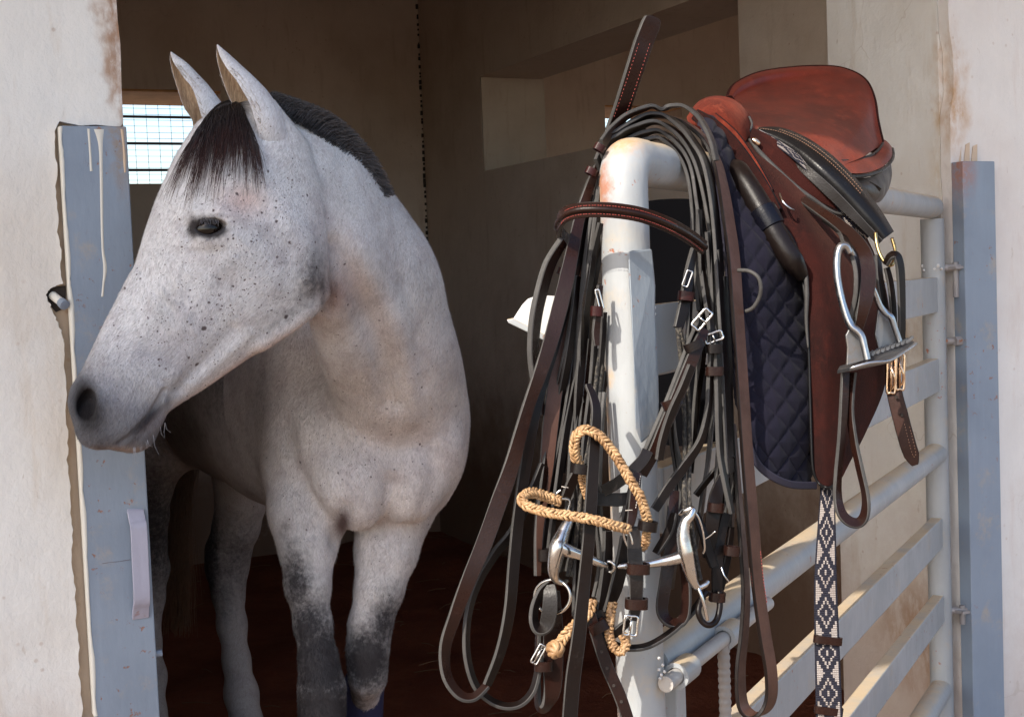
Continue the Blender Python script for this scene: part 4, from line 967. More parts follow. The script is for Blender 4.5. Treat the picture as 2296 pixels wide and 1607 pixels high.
# tail
M_tail = hair_mat('tail_hair', (.05, .025, .015), (.20, .10, .05), .4)
items = []
for s in range(900):
    x0 = R.gauss(415, 14); x1 = R.gauss(398, 16); L_ = R.uniform(1250, 1430); z_ = 3.72 + R.gauss(0, .02)
    items.append(([P(430 + R.gauss(0, 6), 820, z_ - .05), P(x0, 980, z_), P((x0 + x1) / 2 + R.gauss(0, 4), 1120, z_), P(x1, L_, z_)], .0012, .0004))
strands('tail', M_tail, horse, items)
# lashes, whiskers
M_lash = NT('white_lash').done((.30, .30, .33), .5)
items = []
for k_ in range(13):
    x = 450 + 40 * k_ / 12; y0 = 489 + abs(x - 468) ** 2 * .010; d0 = proj(hw(EYEC[0], EYEC[1], EYEC[2]))[2]
    items.append(([P(x, y0, d0 + .002), P(x - 1, y0 + 6, d0 - .006), P(x - 2.5 + R.uniform(-2, 2), y0 + 14 + R.uniform(-2, 4), d0 - .009)], .0004, .0001))
strands('eyelashes', M_lash, horse, items)
items = []
for k_ in range(16):
    x, y = R.gauss(300, 45), 1000; x = min(max(x + 30, 300), 370); y = 1010 - max(0, x - 315) * 1.0 - max(0, 250 - x) * .5; d = 1.955 + R.uniform(-.02, .02)
    L_ = R.uniform(6, 18) if k_ % 4 else R.uniform(24, 44); dx = R.uniform(-6, 10)
    items.append(([P(x, y - 8, d), P(x + dx * .4, y + L_ * .5, d - .002), P(x + dx + 4, y + L_, d - .004)], .0003, .0001))
strands('whiskers', M_lash, horse, items)
# tufts where the near ear meets the head and inside both cups
items = []
for row in (o1, o2):
    for s in range(260):
        i = R.randrange(6, row.shape[0] - 10); j = R.choice((1, 2, row.shape[1] - 3, row.shape[1] - 2)); p = row[i, j]; d = nrm((row[i, row.shape[1] // 2 + (5 if j < 5 else -5)] * .0) + nrm(row[i + 3, j] - p) + V(*[R.gauss(0, .25) for _ in range(3)]) - _R * .25)
        items.append(([p, p + d * .005, p + d * .010], .0003, .0001))
strands('ear_tufts', NT('pale_tuft').done((.50, .46, .42), .7), horse, items)
# navy brushing boot on the left foreleg
M_boot = NT('navy_boot'); M_boot = M_boot.done((.012, .016, .06), .7, normal=M_boot.bump(M_boot.noise(200, 3), .5, .001))
mb = MB(); bc = [P(817, 1520, 2.635), P(817, 1535, 2.645), P(816, 1600, 2.66), P(815, 1680, 2.68), P(815, 1760, 2.71), P(815, 1775, 2.715)]
mb.tube(cr(bc, 5), np.interp(np.linspace(0, 1, 26), [0, .15, .6, 1], [.037, .040, .037, .040]), 28); bt = mb.build('brushing_boot', M_boot, horse, smooth=50)
# ------------------------------------------------------------------ leather, suede, metal, cloth
def leather(name, base, rough=.36, grain=1.0, wear=.25, light=None, coat=.0):
    base = tuple(v * .22 for v in base); light = light and tuple(v * .5 for v in light)
    n = NT(name); a = n.noise(30, 6, .65); b = n.voro(420); s = n.noise(500, 2, .5)
    c = n.mix(n.ramp(a, .35, .7, 0, .8), base, tuple(v * .62 for v in base))
    c = n.mix(n.ramp(n.noise(85, 5, .7), .60, .74, 0, wear), c, light or tuple(min(1, v * 2.6 + .02) for v in base))
    h = n.math('ADD', n.math('MULTIPLY', b, .5), n.math('MULTIPLY', s, .5)); nb = n.bump(h, .22 * grain, .0007); nb = n.bump(n.noise(60, 3), .18, .0018, nb)
    return n.done(c, n.ramp(a, .3, .75, rough - .06, rough + .16), normal=nb, Specular_IOR_Level=.24)
M_lea = leather('dark_bridle_leather', (.030, .016, .013))
M_leb = leather('brown_bridle_leather', (.085, .032, .023), .27)
M_rein = leather('worn_brown_leather', (.36, .17, .12), .45, light=(.22, .13, .10))
M_edge = leather('sunlit_cut_edge', (.27, .255, .245), .55, wear=.5, light=(.24, .23, .22))  # pale grey puts the sun caught by strap edges into the colour
M_red = leather('oxblood_leather', (.13, .022, .018), .35)
M_blk = leather('black_girth_leather', (.035, .033, .036), .30, wear=.12)
M_bil = leather('tan_billet', (.17, .06, .038), .48)
def suede(name, base, dark, lite):
    n = NT(name); a = n.noise(11, 6, .7); b = n.noise(45, 6, .75, vec=n.scaled(n.geo, (1, 1, .6))); f = n.noise(700, 2, .5)
    c = n.mix(n.ramp(a, .38, .62), base, dark); c = n.mix(n.ramp(b, .5, .72, 0, .65), c, lite); c = n.mix(n.ramp(b, .42, .25, 0, .5), c, dark)
    nb = n.bump(f, .5, .0012); nb = n.bump(b, .2, .002, nb)
    return n.done(c, .92, normal=nb, Specular_IOR_Level=.15, Sheen_Weight=.08, Sheen_Roughness=.4, Sheen_Tint=(.9, .4, .3, 1))
M_sue = suede('red_brown_suede', (.17, .027, .013), (.085, .014, .008), (.27, .056, .028))
M_seat = suede('polished_seat_leather', (.17, .022, .010), (.095, .013, .007), (.26, .045, .021)); M_seat.node_tree.nodes['Principled BSDF'].inputs['Roughness'].default_value = .48; M_seat.node_tree.nodes['Principled BSDF'].inputs['Specular IOR Level'].default_value = .4
M_sud = suede('dark_brown_suede', (.028, .0055, .004), (.013, .0035, .003), (.05, .010, .0065))
def metal(name, base, rough, tar=.3):
    n = NT(name); a = n.noise(40, 6, .7); c = n.mix(n.ramp(a, .5, .72, 0, tar), base, (.20, .14, .09))
    return n.done(c, n.ramp(a, .35, .75, rough, rough + .25), 1.0, normal=n.bump(a, .15, .0008))
M_ss = metal('stainless_steel', (.62, .61, .60), .16, .55); M_ir = metal('stirrup_steel', (.45, .46, .48), .26, .35); M_irm = metal('dull_stirrup_steel', (.20, .20, .205), .42, .5)
M_br = metal('brass', (.50, .36, .16), .25, .3); M_gold = metal('gilt_buckle', (.80, .58, .40), .18, .1)
n = NT('rawhide'); _b = n.noise(60, 4, .6); M_raw = n.done(n.mix(n.ramp(_b, .35, .7), (.48, .30, .15), (.25, .135, .06)), .5, normal=n.bump(n.noise(300, 2), .3, .0008))
n = NT('black_cord'); _b = n.noise(300, 3, .6); M_cord = n.done(n.mix(n.ramp(_b, .4, .7), (.015, .013, .012), (.10, .085, .065)), .8, normal=n.bump(_b, .8, .0015))
n = NT('navy_quilt'); _b = n.noise(400, 3, .6); _a = n.noise(20, 5, .6); M_navy = n.done(n.mix(n.ramp(_a, .35, .7), (.0048, .0045, .012), (.008, .0065, .015)), .9, normal=n.bump(_b, .4, .001), Sheen_Weight=.03, Specular_IOR_Level=.2)
M_navyb = NT('navy_binding').done((.013, .011, .024), .75)
M_stw = NT('white_thread').done((.55, .5, .45), .8); M_str = NT('red_thread').done((.30, .05, .04), .8); M_sto = NT('tan_thread').done((.30, .17, .11), .8)

def path(pts, n=6):
    """rows (x, y, depth[, angle]) in the picture -> world points, turning angles"""
    a = np.array([list(p) + [0] * (4 - len(p)) for p in pts], float); q = cr(a, n)
    return np.array([P(*r[:3]) for r in q]), q
def strap(name, mat, par, pts, wpx, th=.0035, wd=None, n=6, edge=None, cap=False, solid=False):
    """leather strap; wpx width in picture pixels; wd fixed width direction, else angle column (0 flat to the viewer, 90 edge on)"""
    w_, q = path(pts, n); k = len(w_); wid = np.interp(np.linspace(0, 1, k), np.linspace(0, 1, len(np.atleast_1d(wpx))), np.atleast_1d(wpx)) * q[:, 2] / F_PX
    if cap: wid = wid * np.minimum(1, .45 + np.minimum(np.arange(k), np.arange(k)[::-1] + (99 if cap == 1 else 0)) * .3)
    if cap == 2: pass
    D = []
    for i in range(k):
        t = nrm(w_[min(i + 1, k - 1)] - w_[max(i - 1, 0)])
        if wd is not None: D.append(np.asarray(wd, float)); continue
        s = nrm(np.cross(t, nrm(w_[i] - CAM))); a = math.radians(q[i, 3]); d = nrm(np.cross(s, t)); D.append(s * math.cos(a) + d * math.sin(a))
    mb = MB(); mb.ribbon(w_, D, wid, th)
    kf = k - 1; mb.mi = [(1 if (i % 8) in (0, 2, 3, 4, 6, 7) else 0) for i in range(kf * 8)] + [1, 1]
    return mb.build(name, [mat, mat if solid else (edge or M_edge)], par, smooth=32)
def cord(name, mat, par, pts, rpx, n=6, seg_=10, smooth=180):
    w_, q = path(pts, n); r = np.interp(np.linspace(0, 1, len(w_)), np.linspace(0, 1, len(np.atleast_1d(rpx))), np.atleast_1d(rpx)) * q[:, 2] / F_PX
    mb = MB(); mb.tube(w_, r, seg_); return mb.build(name, mat, par, smooth=smooth)
def resample(w_, step):
    d = np.r_[0, np.cumsum(np.linalg.norm(np.diff(w_, axis=0), axis=1))]; m = max(4, int(d[-1] / step)); t = np.linspace(0, d[-1], m)
    return np.stack([np.interp(t, d, w_[:, i]) for i in range(3)], 1), d[-1]
def frames(w_):
    k = len(w_); T = np.array([nrm(w_[min(i + 1, k - 1)] - w_[max(i - 1, 0)]) for i in range(k)]); u = nrm(np.cross(T[0], V(.2, .9, .3))); Us = []
    for i in range(k): u = nrm(u - T[i] * (u @ T[i])); Us.append(u)
    Us = np.array(Us); return T, Us, np.cross(T, Us)
def braid(name, mat, par, pts, rpx, n_str=4, pitch=3.2):
    """plaited rope: strands that swing round and through a common axis"""
    w_, q = path(pts, 10); r = rpx * np.mean(q[:, 2]) / F_PX; w_, L = resample(w_, .0016); T, U_, B_ = frames(w_); k = len(w_); mb = MB()
    s = np.linspace(0, L, k)
    for j in range(n_str):
        ph = 2 * math.pi * j / n_str; sg = 1 if j % 2 else -1; a = sg * (s / (r * pitch)) * 1.0 * math.pi / 1.6 + ph
        rr = r * (.58 + .10 * np.cos(2 * a + ph)); pts3 = w_ + U_ * (np.cos(a) * rr)[:, None] + B_ * (np.sin(a) * rr)[:, None]; mb.tube(pts3, r * .50, 7)
    # outer herringbone of flat bights
    m = int(L / (r * .95))
    for i in range(m):
        for j in range(4):
            f = (i + .5 * (j % 2)) / m; ii = min(k - 2, int(f * (k - 1))); a = j * math.pi / 2 + .6; sg = 1 if j % 2 else -1
            c = w_[ii]; d0 = []
            for h in np.linspace(-1, 1, 5):
                aa = a + h * .85 * sg; i2 = min(k - 1, max(0, ii + int(h * r * .75 / .0016))); d0.append(w_[i2] + (U_[i2] * math.cos(aa) + B_[i2] * math.sin(aa)) * r * (.98 - .16 * h * h))
            jt = R.uniform(.85, 1.12); mb.tube(np.array(d0) + V(R.gauss(0, r * .05), 0, R.gauss(0, r * .05)), [r * .14 * jt, r * .31 * jt, r * .36 * jt, r * .31 * jt, r * .14 * jt], 6)
    return mb.build(name, mat, par, smooth=180, fix=False)
def keeper(name, mat, par, x, y, z, wpx, hpx, ang=0.0, depth=.010, th=.0022):
    """leather loop round a strap: flattened ring; ang turns it in the picture (radians)"""
    s = z / F_PX; c, sn = math.cos(ang), math.sin(ang); ax = _R * c - _U * sn; ay = _R * sn + _U * c; ctr = P(x, y, z); m = 20; G = np.zeros((4, m, 3))
    for i, (h, o) in enumerate(((-1, 0), (-1, 1), (1, 1), (1, 0))):
        for j in range(m):
            a = 2 * math.pi * j / m; ex = 2.0 / 3.2; ca, sa = math.cos(a), math.sin(a); kx = math.copysign(abs(ca) ** ex, ca); ky = math.copysign(abs(sa) ** ex, sa)
            G[i, j] = ctr + ax * kx * (wpx * s / 2 + o * th) + _F * ky * (depth / 2 + o * th) + ay * h * hpx * s / 2
    mb = MB(); mb.grid(G, cv=True, cu=True); return mb.build(name, mat, par, smooth=50)
def wire(name, mat, par, pts, rpx=3.2, closed=False, n=6):
    a = np.array(pts, float); q = cr(a, n, closed); w_ = np.array([P(*r) for r in q]); mb = MB(); mb.tube(w_, rpx * a[0, 2] / F_PX, 8, closed=closed); return mb.build(name, mat, par, smooth=180)
def buckle(par, x, y, z, w_, h_, ang=0.0, mat=None, r=2.6, prong=True):
    mat = mat or M_ss; c, s = math.cos(ang), math.sin(ang); rot = lambda a, b: (x + a * c - b * s, y + a * s + b * c, z)
    q = [rot(-w_ / 2, -h_ / 2), rot(0, -h_ / 2 * 1.08), rot(w_ / 2, -h_ / 2), rot(w_ / 2 * 1.04, 0), rot(w_ / 2, h_ / 2), rot(0, h_ / 2 * 1.02), rot(-w_ / 2, h_ / 2), rot(-w_ / 2 * 1.04, 0)]
    mb = MB(); mb.tube(np.array([P(*r_) for r_ in cr(q, 4, True)]), r * z / F_PX, 8, closed=True)
    if prong: mb.tube(np.array([P(*rot(0, -h_ / 2)), P(*(np.array(rot(0, 0)) - [0, 0, .004])), P(*rot(0, h_ / 2 + 3))]), r * .8 * z / F_PX, 6)
    return mb.build('buckle', mat, par, smooth=180)
def stitches(name, mat, par, pts, step_px=7, ln=4.2, r=.8, out=0.0):
    w_, q = path(pts, 10); w_, L = resample(w_, .0008); z = np.mean(q[:, 2]); st_ = step_px * z / F_PX; mb = MB(); k = len(w_)
    for i in range(int(L / st_)):
        a = int(i * st_ / L * (k - 1)); b = min(k - 1, a + max(1, int(ln * z / F_PX / L * (k - 1)))); mb.tube(np.array([w_[a], w_[b]]), r * z / F_PX, 4)
    return mb.build(name, mat, par, kind='stuff')
def surf(name, mat, par, rows, nu=8, nv=6, th=.004, disp=None, smooth=180, back=None):
    """smooth sheet through rows of picture points (x, y, depth), given real thickness"""
    A = np.array(rows, float); a = np.array([cr(r, nu) for r in A]); a = np.stack([cr(a[:, i], nv) for i in range(a.shape[1])], 1)
    n_, m_ = a.shape[:2]; G = np.array([[P(*a[i, j]) for j in range(m_)] for i in range(n_)])
    gu_ = np.gradient(G, axis=0); gv_ = np.gradient(G, axis=1); N_ = np.cross(gv_, gu_); N_ /= np.linalg.norm(N_, axis=2)[..., None] + 1e-12
    sgn = np.sign(np.sum(N_ * (CAM - G), axis=2).mean()); N_ *= sgn
    if disp is not None: G = G + N_ * disp(a, n_, m_)[..., None]
    H = G - N_ * th; mb = MB(); mb.grid(G); mb.grid(H, flip=True); o = n_ * m_
    ring = [(i, 0) for i in range(n_)] + [(n_ - 1, j) for j in range(1, m_)] + [(i, m_ - 1) for i in range(n_ - 2, -1, -1)] + [(0, j) for j in range(m_ - 2, 0, -1)]
    for p_, q_ in zip(ring, ring[1:] + ring[:1]):
        i0, i1 = p_[0] * m_ + p_[1], q_[0] * m_ + q_[1]; mb.f.append((i0, i1, i1 + o, i0 + o)); mb.mi.append(1)
    return mb.build(name, [mat, back or M_edge], par, smooth=smooth if smooth < 180 else 60), G
# ------------------------------------------------------------------ saddle pad and saddle astride the gate
pad = thing('saddle_pad', 'dark navy quilted saddle pad hanging under the saddle on the gate', 'saddle pad', GP(.35, 0, ztp))
rows = [[(1562, 268, 1.60), (1590, 272, 1.60), (1615, 282, 1.62), (1645, 300, 1.66)], [(1592, 315, 1.53), (1622, 335, 1.54), (1655, 365, 1.57), (1690, 400, 1.61)],
        [(1612, 430, 1.49), (1655, 435, 1.50), (1700, 450, 1.53), (1750, 470, 1.58)], [(1625, 560, 1.46), (1690, 562, 1.47), (1745, 566, 1.50), (1810, 570, 1.56)],
        [(1635, 700, 1.445), (1700, 700, 1.455), (1760, 700, 1.48), (1835, 700, 1.54)], [(1650, 850, 1.435), (1715, 850, 1.445), (1770, 850, 1.47), (1838, 850, 1.52)],
        [(1672, 975, 1.43), (1730, 985, 1.44), (1775, 992, 1.46), (1832, 995, 1.50)], [(1688, 1018, 1.43), (1735, 1040, 1.44), (1775, 1050, 1.455), (1826, 1052, 1.49)],
        [(1706, 1046, 1.435), (1740, 1066, 1.44), (1778, 1078, 1.455), (1822, 1080, 1.48)]]
def quilt(a, n_, m_):
    X_, Y_ = a[..., 0], a[..., 1]; c = 46.0; u = (X_ + Y_ * .66) / c; v = (X_ - Y_ * .66 + 40 * np.sin(Y_ / 260)) / c
    f = lambda t: np.abs(np.sin(t * math.pi)) ** .42
    b = np.clip((a[..., 1] - 940) / 90, 0, 1)
    return .0042 * np.minimum(f(u), f(v)) + .004 * np.sin(Y_ / 70 + X_ / 55)
surf('quilted_panel', M_navy, pad, rows, nu=34, nv=26, th=.009, disp=quilt, back=M_navyb)
bd = [(1672, 975, 1.425), (1684, 1012, 1.425), (1704, 1046, 1.428), (1738, 1072, 1.435), (1776, 1086, 1.45), (1822, 1088, 1.475)]
strap('binding', M_navyb, pad, bd, 17, .012, n=8, solid=True)
# the far side, hanging behind the rail
rows = [[(1440, 452, 1.60), (1500, 446, 1.62), (1570, 446, 1.64)], [(1440, 600, 1.60), (1510, 600, 1.62), (1600, 600, 1.64)], [(1445, 800, 1.60), (1520, 800, 1.62), (1620, 800, 1.64)], [(1455, 990, 1.60), (1530, 1000, 1.62), (1630, 985, 1.64)]]
surf('far_panel', NT('shaded_far_pad').done((.004, .004, .006), .95, Specular_IOR_Level=.1), pad, rows, nu=20, nv=20, th=.01, back=M_navyb)  # near-black colour stands for deep shade on the pad's far side
cord('pad_loop', M_edge, pad, [(1655, 606, 1.425), (1680, 608, 1.415), (1700, 622, 1.41), (1706, 645, 1.41), (1702, 668, 1.415), (1688, 690, 1.42), (1672, 698, 1.425)], 4.6)

sad = thing('saddle', 'red brown suede riding saddle with a high cantle sitting astride the gate', 'saddle', GP(.45, 0, ztp + .05))
def seatdisp(a, n_, m_): return .0012 * np.sin(a[..., 0] / 17) * np.sin(a[..., 1] / 13)
rim = [(1630, 222, 1.94), (1646, 190, 1.98), (1700, 163, 2.01), (1780, 151, 2.03), (1862, 149, 2.03), (1910, 160, 2.02), (1942, 182, 2.0), (1959, 220, 1.97), (1967, 270, 1.94), (1979, 322, 1.90)]
r_in = [(x + (1800 - x) * .045, y + 9, z - .012) for x, y, z in rim]
mid1 = [(1636, 234, 1.92), (1660, 212, 1.965), (1712, 192, 1.99), (1780, 184, 2.0), (1848, 186, 1.99), (1895, 198, 1.975), (1925, 220, 1.95), (1941, 252, 1.92), (1950, 290, 1.895), (1962, 334, 1.87)]
mid2 = [(1642, 246, 1.86), (1668, 236, 1.90), (1716, 228, 1.93), (1776, 228, 1.93), (1832, 234, 1.92), (1872, 248, 1.90), (1900, 272, 1.87), (1915, 300, 1.84), (1922, 325, 1.82), (1935, 352, 1.80)]
fr = [(1650, 262, 1.77), (1675, 260, 1.79), (1712, 262, 1.80), (1762, 270, 1.80), (1802, 285, 1.79), (1838, 304, 1.77), (1858, 322, 1.755), (1870, 340, 1.745), (1878, 354, 1.74), (1890, 372, 1.735)]
wst = [(1640, 268, 1.70), (1660, 276, 1.69), (1690, 290, 1.685), (1720, 302, 1.68), (1750, 316, 1.675), (1790, 336, 1.67), (1820, 350, 1.665), (1840, 364, 1.66), (1855, 378, 1.66), (1870, 394, 1.66)]
surf('seat', M_seat, sad, [rim, r_in, mid1, mid2, fr, wst], nu=8, nv=9, th=.012, back=M_sud)
cord('cantle_roll', M_sud, sad, [(x, y + 3, z + .004) for x, y, z in rim], 5.5, n=8)
cord('seat_welt', M_blk, sad, [(1868, 362, 1.735), (1888, 361, 1.75), (1920, 358, 1.79), (1950, 350, 1.83), (1968, 338, 1.865), (1979, 322, 1.895)], 3.4)
# skirt that wraps under the cantle
rows = [[(1872, 364, 1.735), (1900, 362, 1.76), (1935, 356, 1.80), (1962, 346, 1.85), (1980, 324, 1.89), (1981, 312, 1.92)], [(1882, 376, 1.72), (1908, 377, 1.745), (1942, 372, 1.785), (1972, 360, 1.83), (1994, 335, 1.88), (1992, 320, 1.92)],
        [(1895, 386, 1.715), (1918, 389, 1.74), (1950, 386, 1.78), (1982, 372, 1.83), (2000, 350, 1.88), (1999, 330, 1.93)]]
surf('rear_skirt', M_seat, sad, rows, nu=6, nv=5, th=.006, back=M_blk)
cord('skirt_edge', M_blk, sad, [(1890, 392, 1.712), (1918, 396, 1.738), (1952, 391, 1.78), (1984, 377, 1.83), (2001, 355, 1.88), (2001, 335, 1.93)], 4.2)
rows = [[(1915, 398, 1.76), (1945, 398, 1.78), (1975, 388, 1.83), (1998, 368, 1.89)], [(1922, 415, 1.755), (1950, 418, 1.77), (1980, 412, 1.82), (2000, 392, 1.89)], [(1938, 435, 1.765), (1958, 440, 1.78), (1980, 436, 1.82), (1994, 420, 1.89)], [(1952, 448, 1.80), (1962, 455, 1.81), (1974, 452, 1.84), (1984, 440, 1.89)]]
surf('rear_panel', leather('panel_leather', (.30, .24, .19), .4), sad, rows, nu=5, nv=5, th=.02, back=M_blk)
cord('panel_seam', M_lea, sad, [(1905, 396, 1.735), (1925, 420, 1.745), (1945, 455, 1.755), (1958, 485, 1.76)], 7)
# pommel: arched head of the tree
rows = [[(1560, 262, 1.76), (1590, 236, 1.77), (1625, 226, 1.78), (1660, 236, 1.78), (1684, 262, 1.76), (1694, 292, 1.74)],
        [(1546, 258, 1.70), (1575, 224, 1.70), (1615, 215, 1.705), (1655, 228, 1.705), (1680, 260, 1.70), (1688, 298, 1.69)],
        [(1540, 262, 1.655), (1565, 230, 1.65), (1605, 219, 1.65), (1645, 232, 1.65), (1672, 264, 1.655), (1682, 304, 1.655)],
        [(1542, 272, 1.63), (1565, 248, 1.615), (1600, 238, 1.61), (1635, 252, 1.612), (1660, 280, 1.62), (1674, 314, 1.63)],
        [(1552, 284, 1.62), (1575, 268, 1.60), (1604, 262, 1.597), (1630, 274, 1.60), (1650, 298, 1.608), (1666, 324, 1.62)],
        [(1562, 296, 1.63), (1582, 286, 1.605), (1606, 284, 1.60), (1626, 296, 1.603), (1644, 316, 1.612), (1658, 336, 1.625)]]
surf('pommel', M_sue, sad, rows, nu=8, nv=7, th=.012, back=M_sud)
cord('pommel_welt', M_edge, sad, [(1680, 262, 1.672), (1686, 278, 1.665), (1682, 292, 1.66), (1674, 302, 1.655), (1668, 306, 1.65)], 2.6)
# flap
FL = [[(1568, 272, 1.63), (1605, 272, 1.635), (1650, 288, 1.65), (1700, 305, 1.68)], [(1630, 345, 1.585), (1680, 340, 1.60), (1740, 350, 1.64), (1800, 365, 1.70)],
      [(1692, 418, 1.555), (1750, 415, 1.57), (1820, 430, 1.63), (1890, 455, 1.70)], [(1738, 482, 1.53), (1800, 482, 1.54), (1870, 497, 1.60), (1940, 520, 1.68)],
      [(1783, 545, 1.508), (1838, 550, 1.512), (1900, 565, 1.56), (1965, 580, 1.65)], [(1802, 636, 1.492), (1850, 640, 1.49), (1915, 650, 1.53), (1985, 660, 1.62)],
      [(1813, 751, 1.482), (1860, 755, 1.475), (1925, 760, 1.51), (2000, 770, 1.60)], [(1817, 880, 1.477), (1860, 885, 1.468), (1922, 885, 1.50), (1986, 872, 1.58)],
      [(1820, 985, 1.472), (1854, 990, 1.464), (1898, 990, 1.48), (1942, 968, 1.53)], [(1824, 1052, 1.47), (1850, 1058, 1.464), (1876, 1056, 1.47), (1904, 1035, 1.49)], [(1836, 1082, 1.47), (1852, 1091, 1.465), (1864, 1090, 1.468), (1882, 1077, 1.475)]]
surf('flap', M_sud, sad, FL, nu=10, nv=9, th=.006, back=M_blk, disp=lambda a, n_, m_: .0022 * np.sin(a[..., 1] / 60 + a[..., 0] / 90))
cord('flap_piping', M_blk, sad, [(r[0][0] - 1, r[0][1], r[0][2] - .002) for r in FL] + [(1852, 1092, 1.46), (1864, 1091, 1.463), (1882, 1078, 1.47)], 3.4)
cord('flap_piping', M_edge, sad, [(1796, 575, 1.494), (1806, 610, 1.486), (1809, 660, 1.480), (1808, 720, 1.478), (1812, 780, 1.474)], [2, 4.5, 5.5, 4, 2])
# folded billet guard edges on the forward flap
strap('forward_fold', M_sud, sad, [(1560, 258, 1.60), (1600, 285, 1.585), (1640, 322, 1.57), (1680, 372, 1.555), (1720, 430, 1.535), (1745, 475, 1.52)], [26, 34, 34, 30, 24, 20], .009, edge=M_blk)
strap('forward_fold', M_sue, sad, [(1600, 262, 1.60), (1640, 296, 1.59), (1668, 330, 1.58), (1700, 378, 1.565), (1730, 430, 1.55)], [20, 20, 18, 16, 12], .008, edge=M_blk)
stitches('seam_stitching', M_sto, sad, [(1655, 318, 1.565), (1680, 350, 1.555), (1700, 384, 1.545), (1718, 420, 1.533)], 8)
# knee roll with its strap
mb = MB(); kp = cr([(1645, 368, 1.545), (1660, 392, 1.52), (1685, 432, 1.505), (1712, 478, 1.495), (1745, 535, 1.485), (1775, 582, 1.480), (1800, 622, 1.49)], 8)
mb.tube(np.array([P(*q) for q in kp]), np.interp(np.linspace(0, 1, len(kp)), [0, .12, .5, .85, 1], [.006, .0125, .0140, .0125, .007]), 20); mb.build('knee_roll', leather('knee_roll_leather', (.04, .026, .023), .34), sad, smooth=180)
mb = MB(); kb = [P(1708, 470, 1.4945), P(1716, 484, 1.4925), P(1731, 510, 1.489)]; mb.tube(np.array([kb[0] + nrm(kb[0] - kb[1]) * .001, *kb, kb[2] + nrm(kb[2] - kb[1]) * .001]), [.0138, .0156, .0160, .0156, .0138], 20); mb.build('roll_strap', leather('blue_black_leather', (.018, .018, .035), .3), sad, smooth=50)
# underside block that carries the flap on the rail (tree and panel)
mb = MB(); tp_ = [GP(s_, l_, ztp + h_) for s_, l_, h_ in ((.30, .0, .045), (.40, .0, .035), (.52, .0, .035), (.62, .0, .05))]; mb.tube(np.array(tp_), [.02, .025, .03, .03], 16); mb.build('tree', M_lea, sad, smooth=180)
# skirt with its nail
rows = [[(1688, 286, 1.640), (1735, 310, 1.632), (1794, 357, 1.620), (1850, 408, 1.612), (1902, 470, 1.605)], [(1683, 300, 1.630), (1722, 328, 1.620), (1778, 378, 1.608), (1835, 428, 1.600), (1900, 474, 1.602)], [(1682, 314, 1.628), (1708, 345, 1.618), (1750, 388, 1.608), (1810, 436, 1.600), (1893, 478, 1.602)]]
surf('skirt', M_sud, sad, rows, nu=9, nv=6, th=.007, back=M_blk)
cord('skirt_edge', M_edge, sad, [(1680, 312, 1.622), (1706, 345, 1.612), (1750, 390, 1.602), (1790, 424, 1.596), (1820, 444, 1.594), (1862, 472, 1.594), (1893, 481, 1.598), (1903, 473, 1.602)], [3, 6, 7, 6, 4.5, 3.5, 3, 2])  # pale colour imitates the lit stretch of a dark edge
mb = MB(); c_ = P(1695, 318, 1.615); e_ = nrm(_R * .75 - _U * .66); f_ = nrm(np.cross(e_, _F)); G = np.array([[c_ + e_ * .0062 * r_ * math.cos(a) + f_ * .0036 * r_ * math.sin(a) - _F * h_ for a in np.linspace(0, 6.283, 17)[:-1]] for r_, h_ in ((1, -.002), (1, .001), (.7, .002), (.02, .0025))]); mb.grid(G, cv=True); mb.build('skirt_nail', M_gold, sad, smooth=180)
# dee staples
for pts in ([(1748, 435, 1.520), (1752, 447, 1.512), (1762, 460, 1.508), (1772, 468, 1.510), (1779, 471, 1.520)], [(1808, 460, 1.555), (1814, 468, 1.548), (1824, 477, 1.546), (1832, 482, 1.548), (1837, 483, 1.556)]): wire('dee_staple', M_ss, sad, pts, 2.6)
# stirrup leather and iron
strap('stirrup_leather', M_leb, sad, [(1800, 448, 1.57, 30), (1838, 474, 1.53, 30), (1880, 503, 1.50, 25), (1915, 535, 1.475, 20), (1938, 570, 1.455, 10), (1946, 610, 1.445, 10), (1942, 660, 1.44, 15), (1930, 712, 1.44, 25), (1921, 745, 1.445, 30)], [20, 22, 26, 30, 34, 36, 34, 26, 20], .005)
strap('stirrup_leather', M_lea, sad, [(1850, 492, 1.55, 40), (1885, 520, 1.50, 40), (1897, 545, 1.46, 60), (1912, 568, 1.445, 70), (1922, 610, 1.44, 72), (1921, 660, 1.44, 72), (1912, 705, 1.445, 70), (1905, 730, 1.45, 70)], [16, 16, 22, 26, 26, 24, 20, 16], .005)
strap('stirrup_leather', M_leb, sad, [(1895, 835, 1.455, 30), (1892, 900, 1.45, 45), (1887, 980, 1.445, 55), (1879, 1060, 1.44, 60), (1878, 1115, 1.435, 50), (1888, 1152, 1.43, 35), (1908, 1170, 1.43, 25), (1928, 1170, 1.432, 30), (1940, 1150, 1.435, 50), (1941, 1110, 1.44, 65), (1928, 1050, 1.445, 60), (1914, 985, 1.45, 50), (1906, 915, 1.455, 40), (1912, 835, 1.46, 35)], [18, 22, 24, 24, 24, 24, 24, 24, 26, 28, 24, 20, 18, 18], .0042)
def lath(name, mat, pts, w_, th):
    q = cr(np.array(pts, float), 6); ww = np.interp(np.linspace(0, 1, len(q)), np.linspace(0, 1, len(w_)), w_) * 1.43 / F_PX; w3 = np.array([P(*r[:3]) for r in q]); D = []
    for i in range(len(w3)):
        t = nrm(w3[min(i + 1, len(w3) - 1)] - w3[max(i - 1, 0)]); s = nrm(np.cross(t, _F)); D.append(nrm(s * .75 + _F * .65))
    mb = MB(); mb.ribbon(w3, D, ww, th); mb.build(name, mat, sad, smooth=70)
iro = MB()
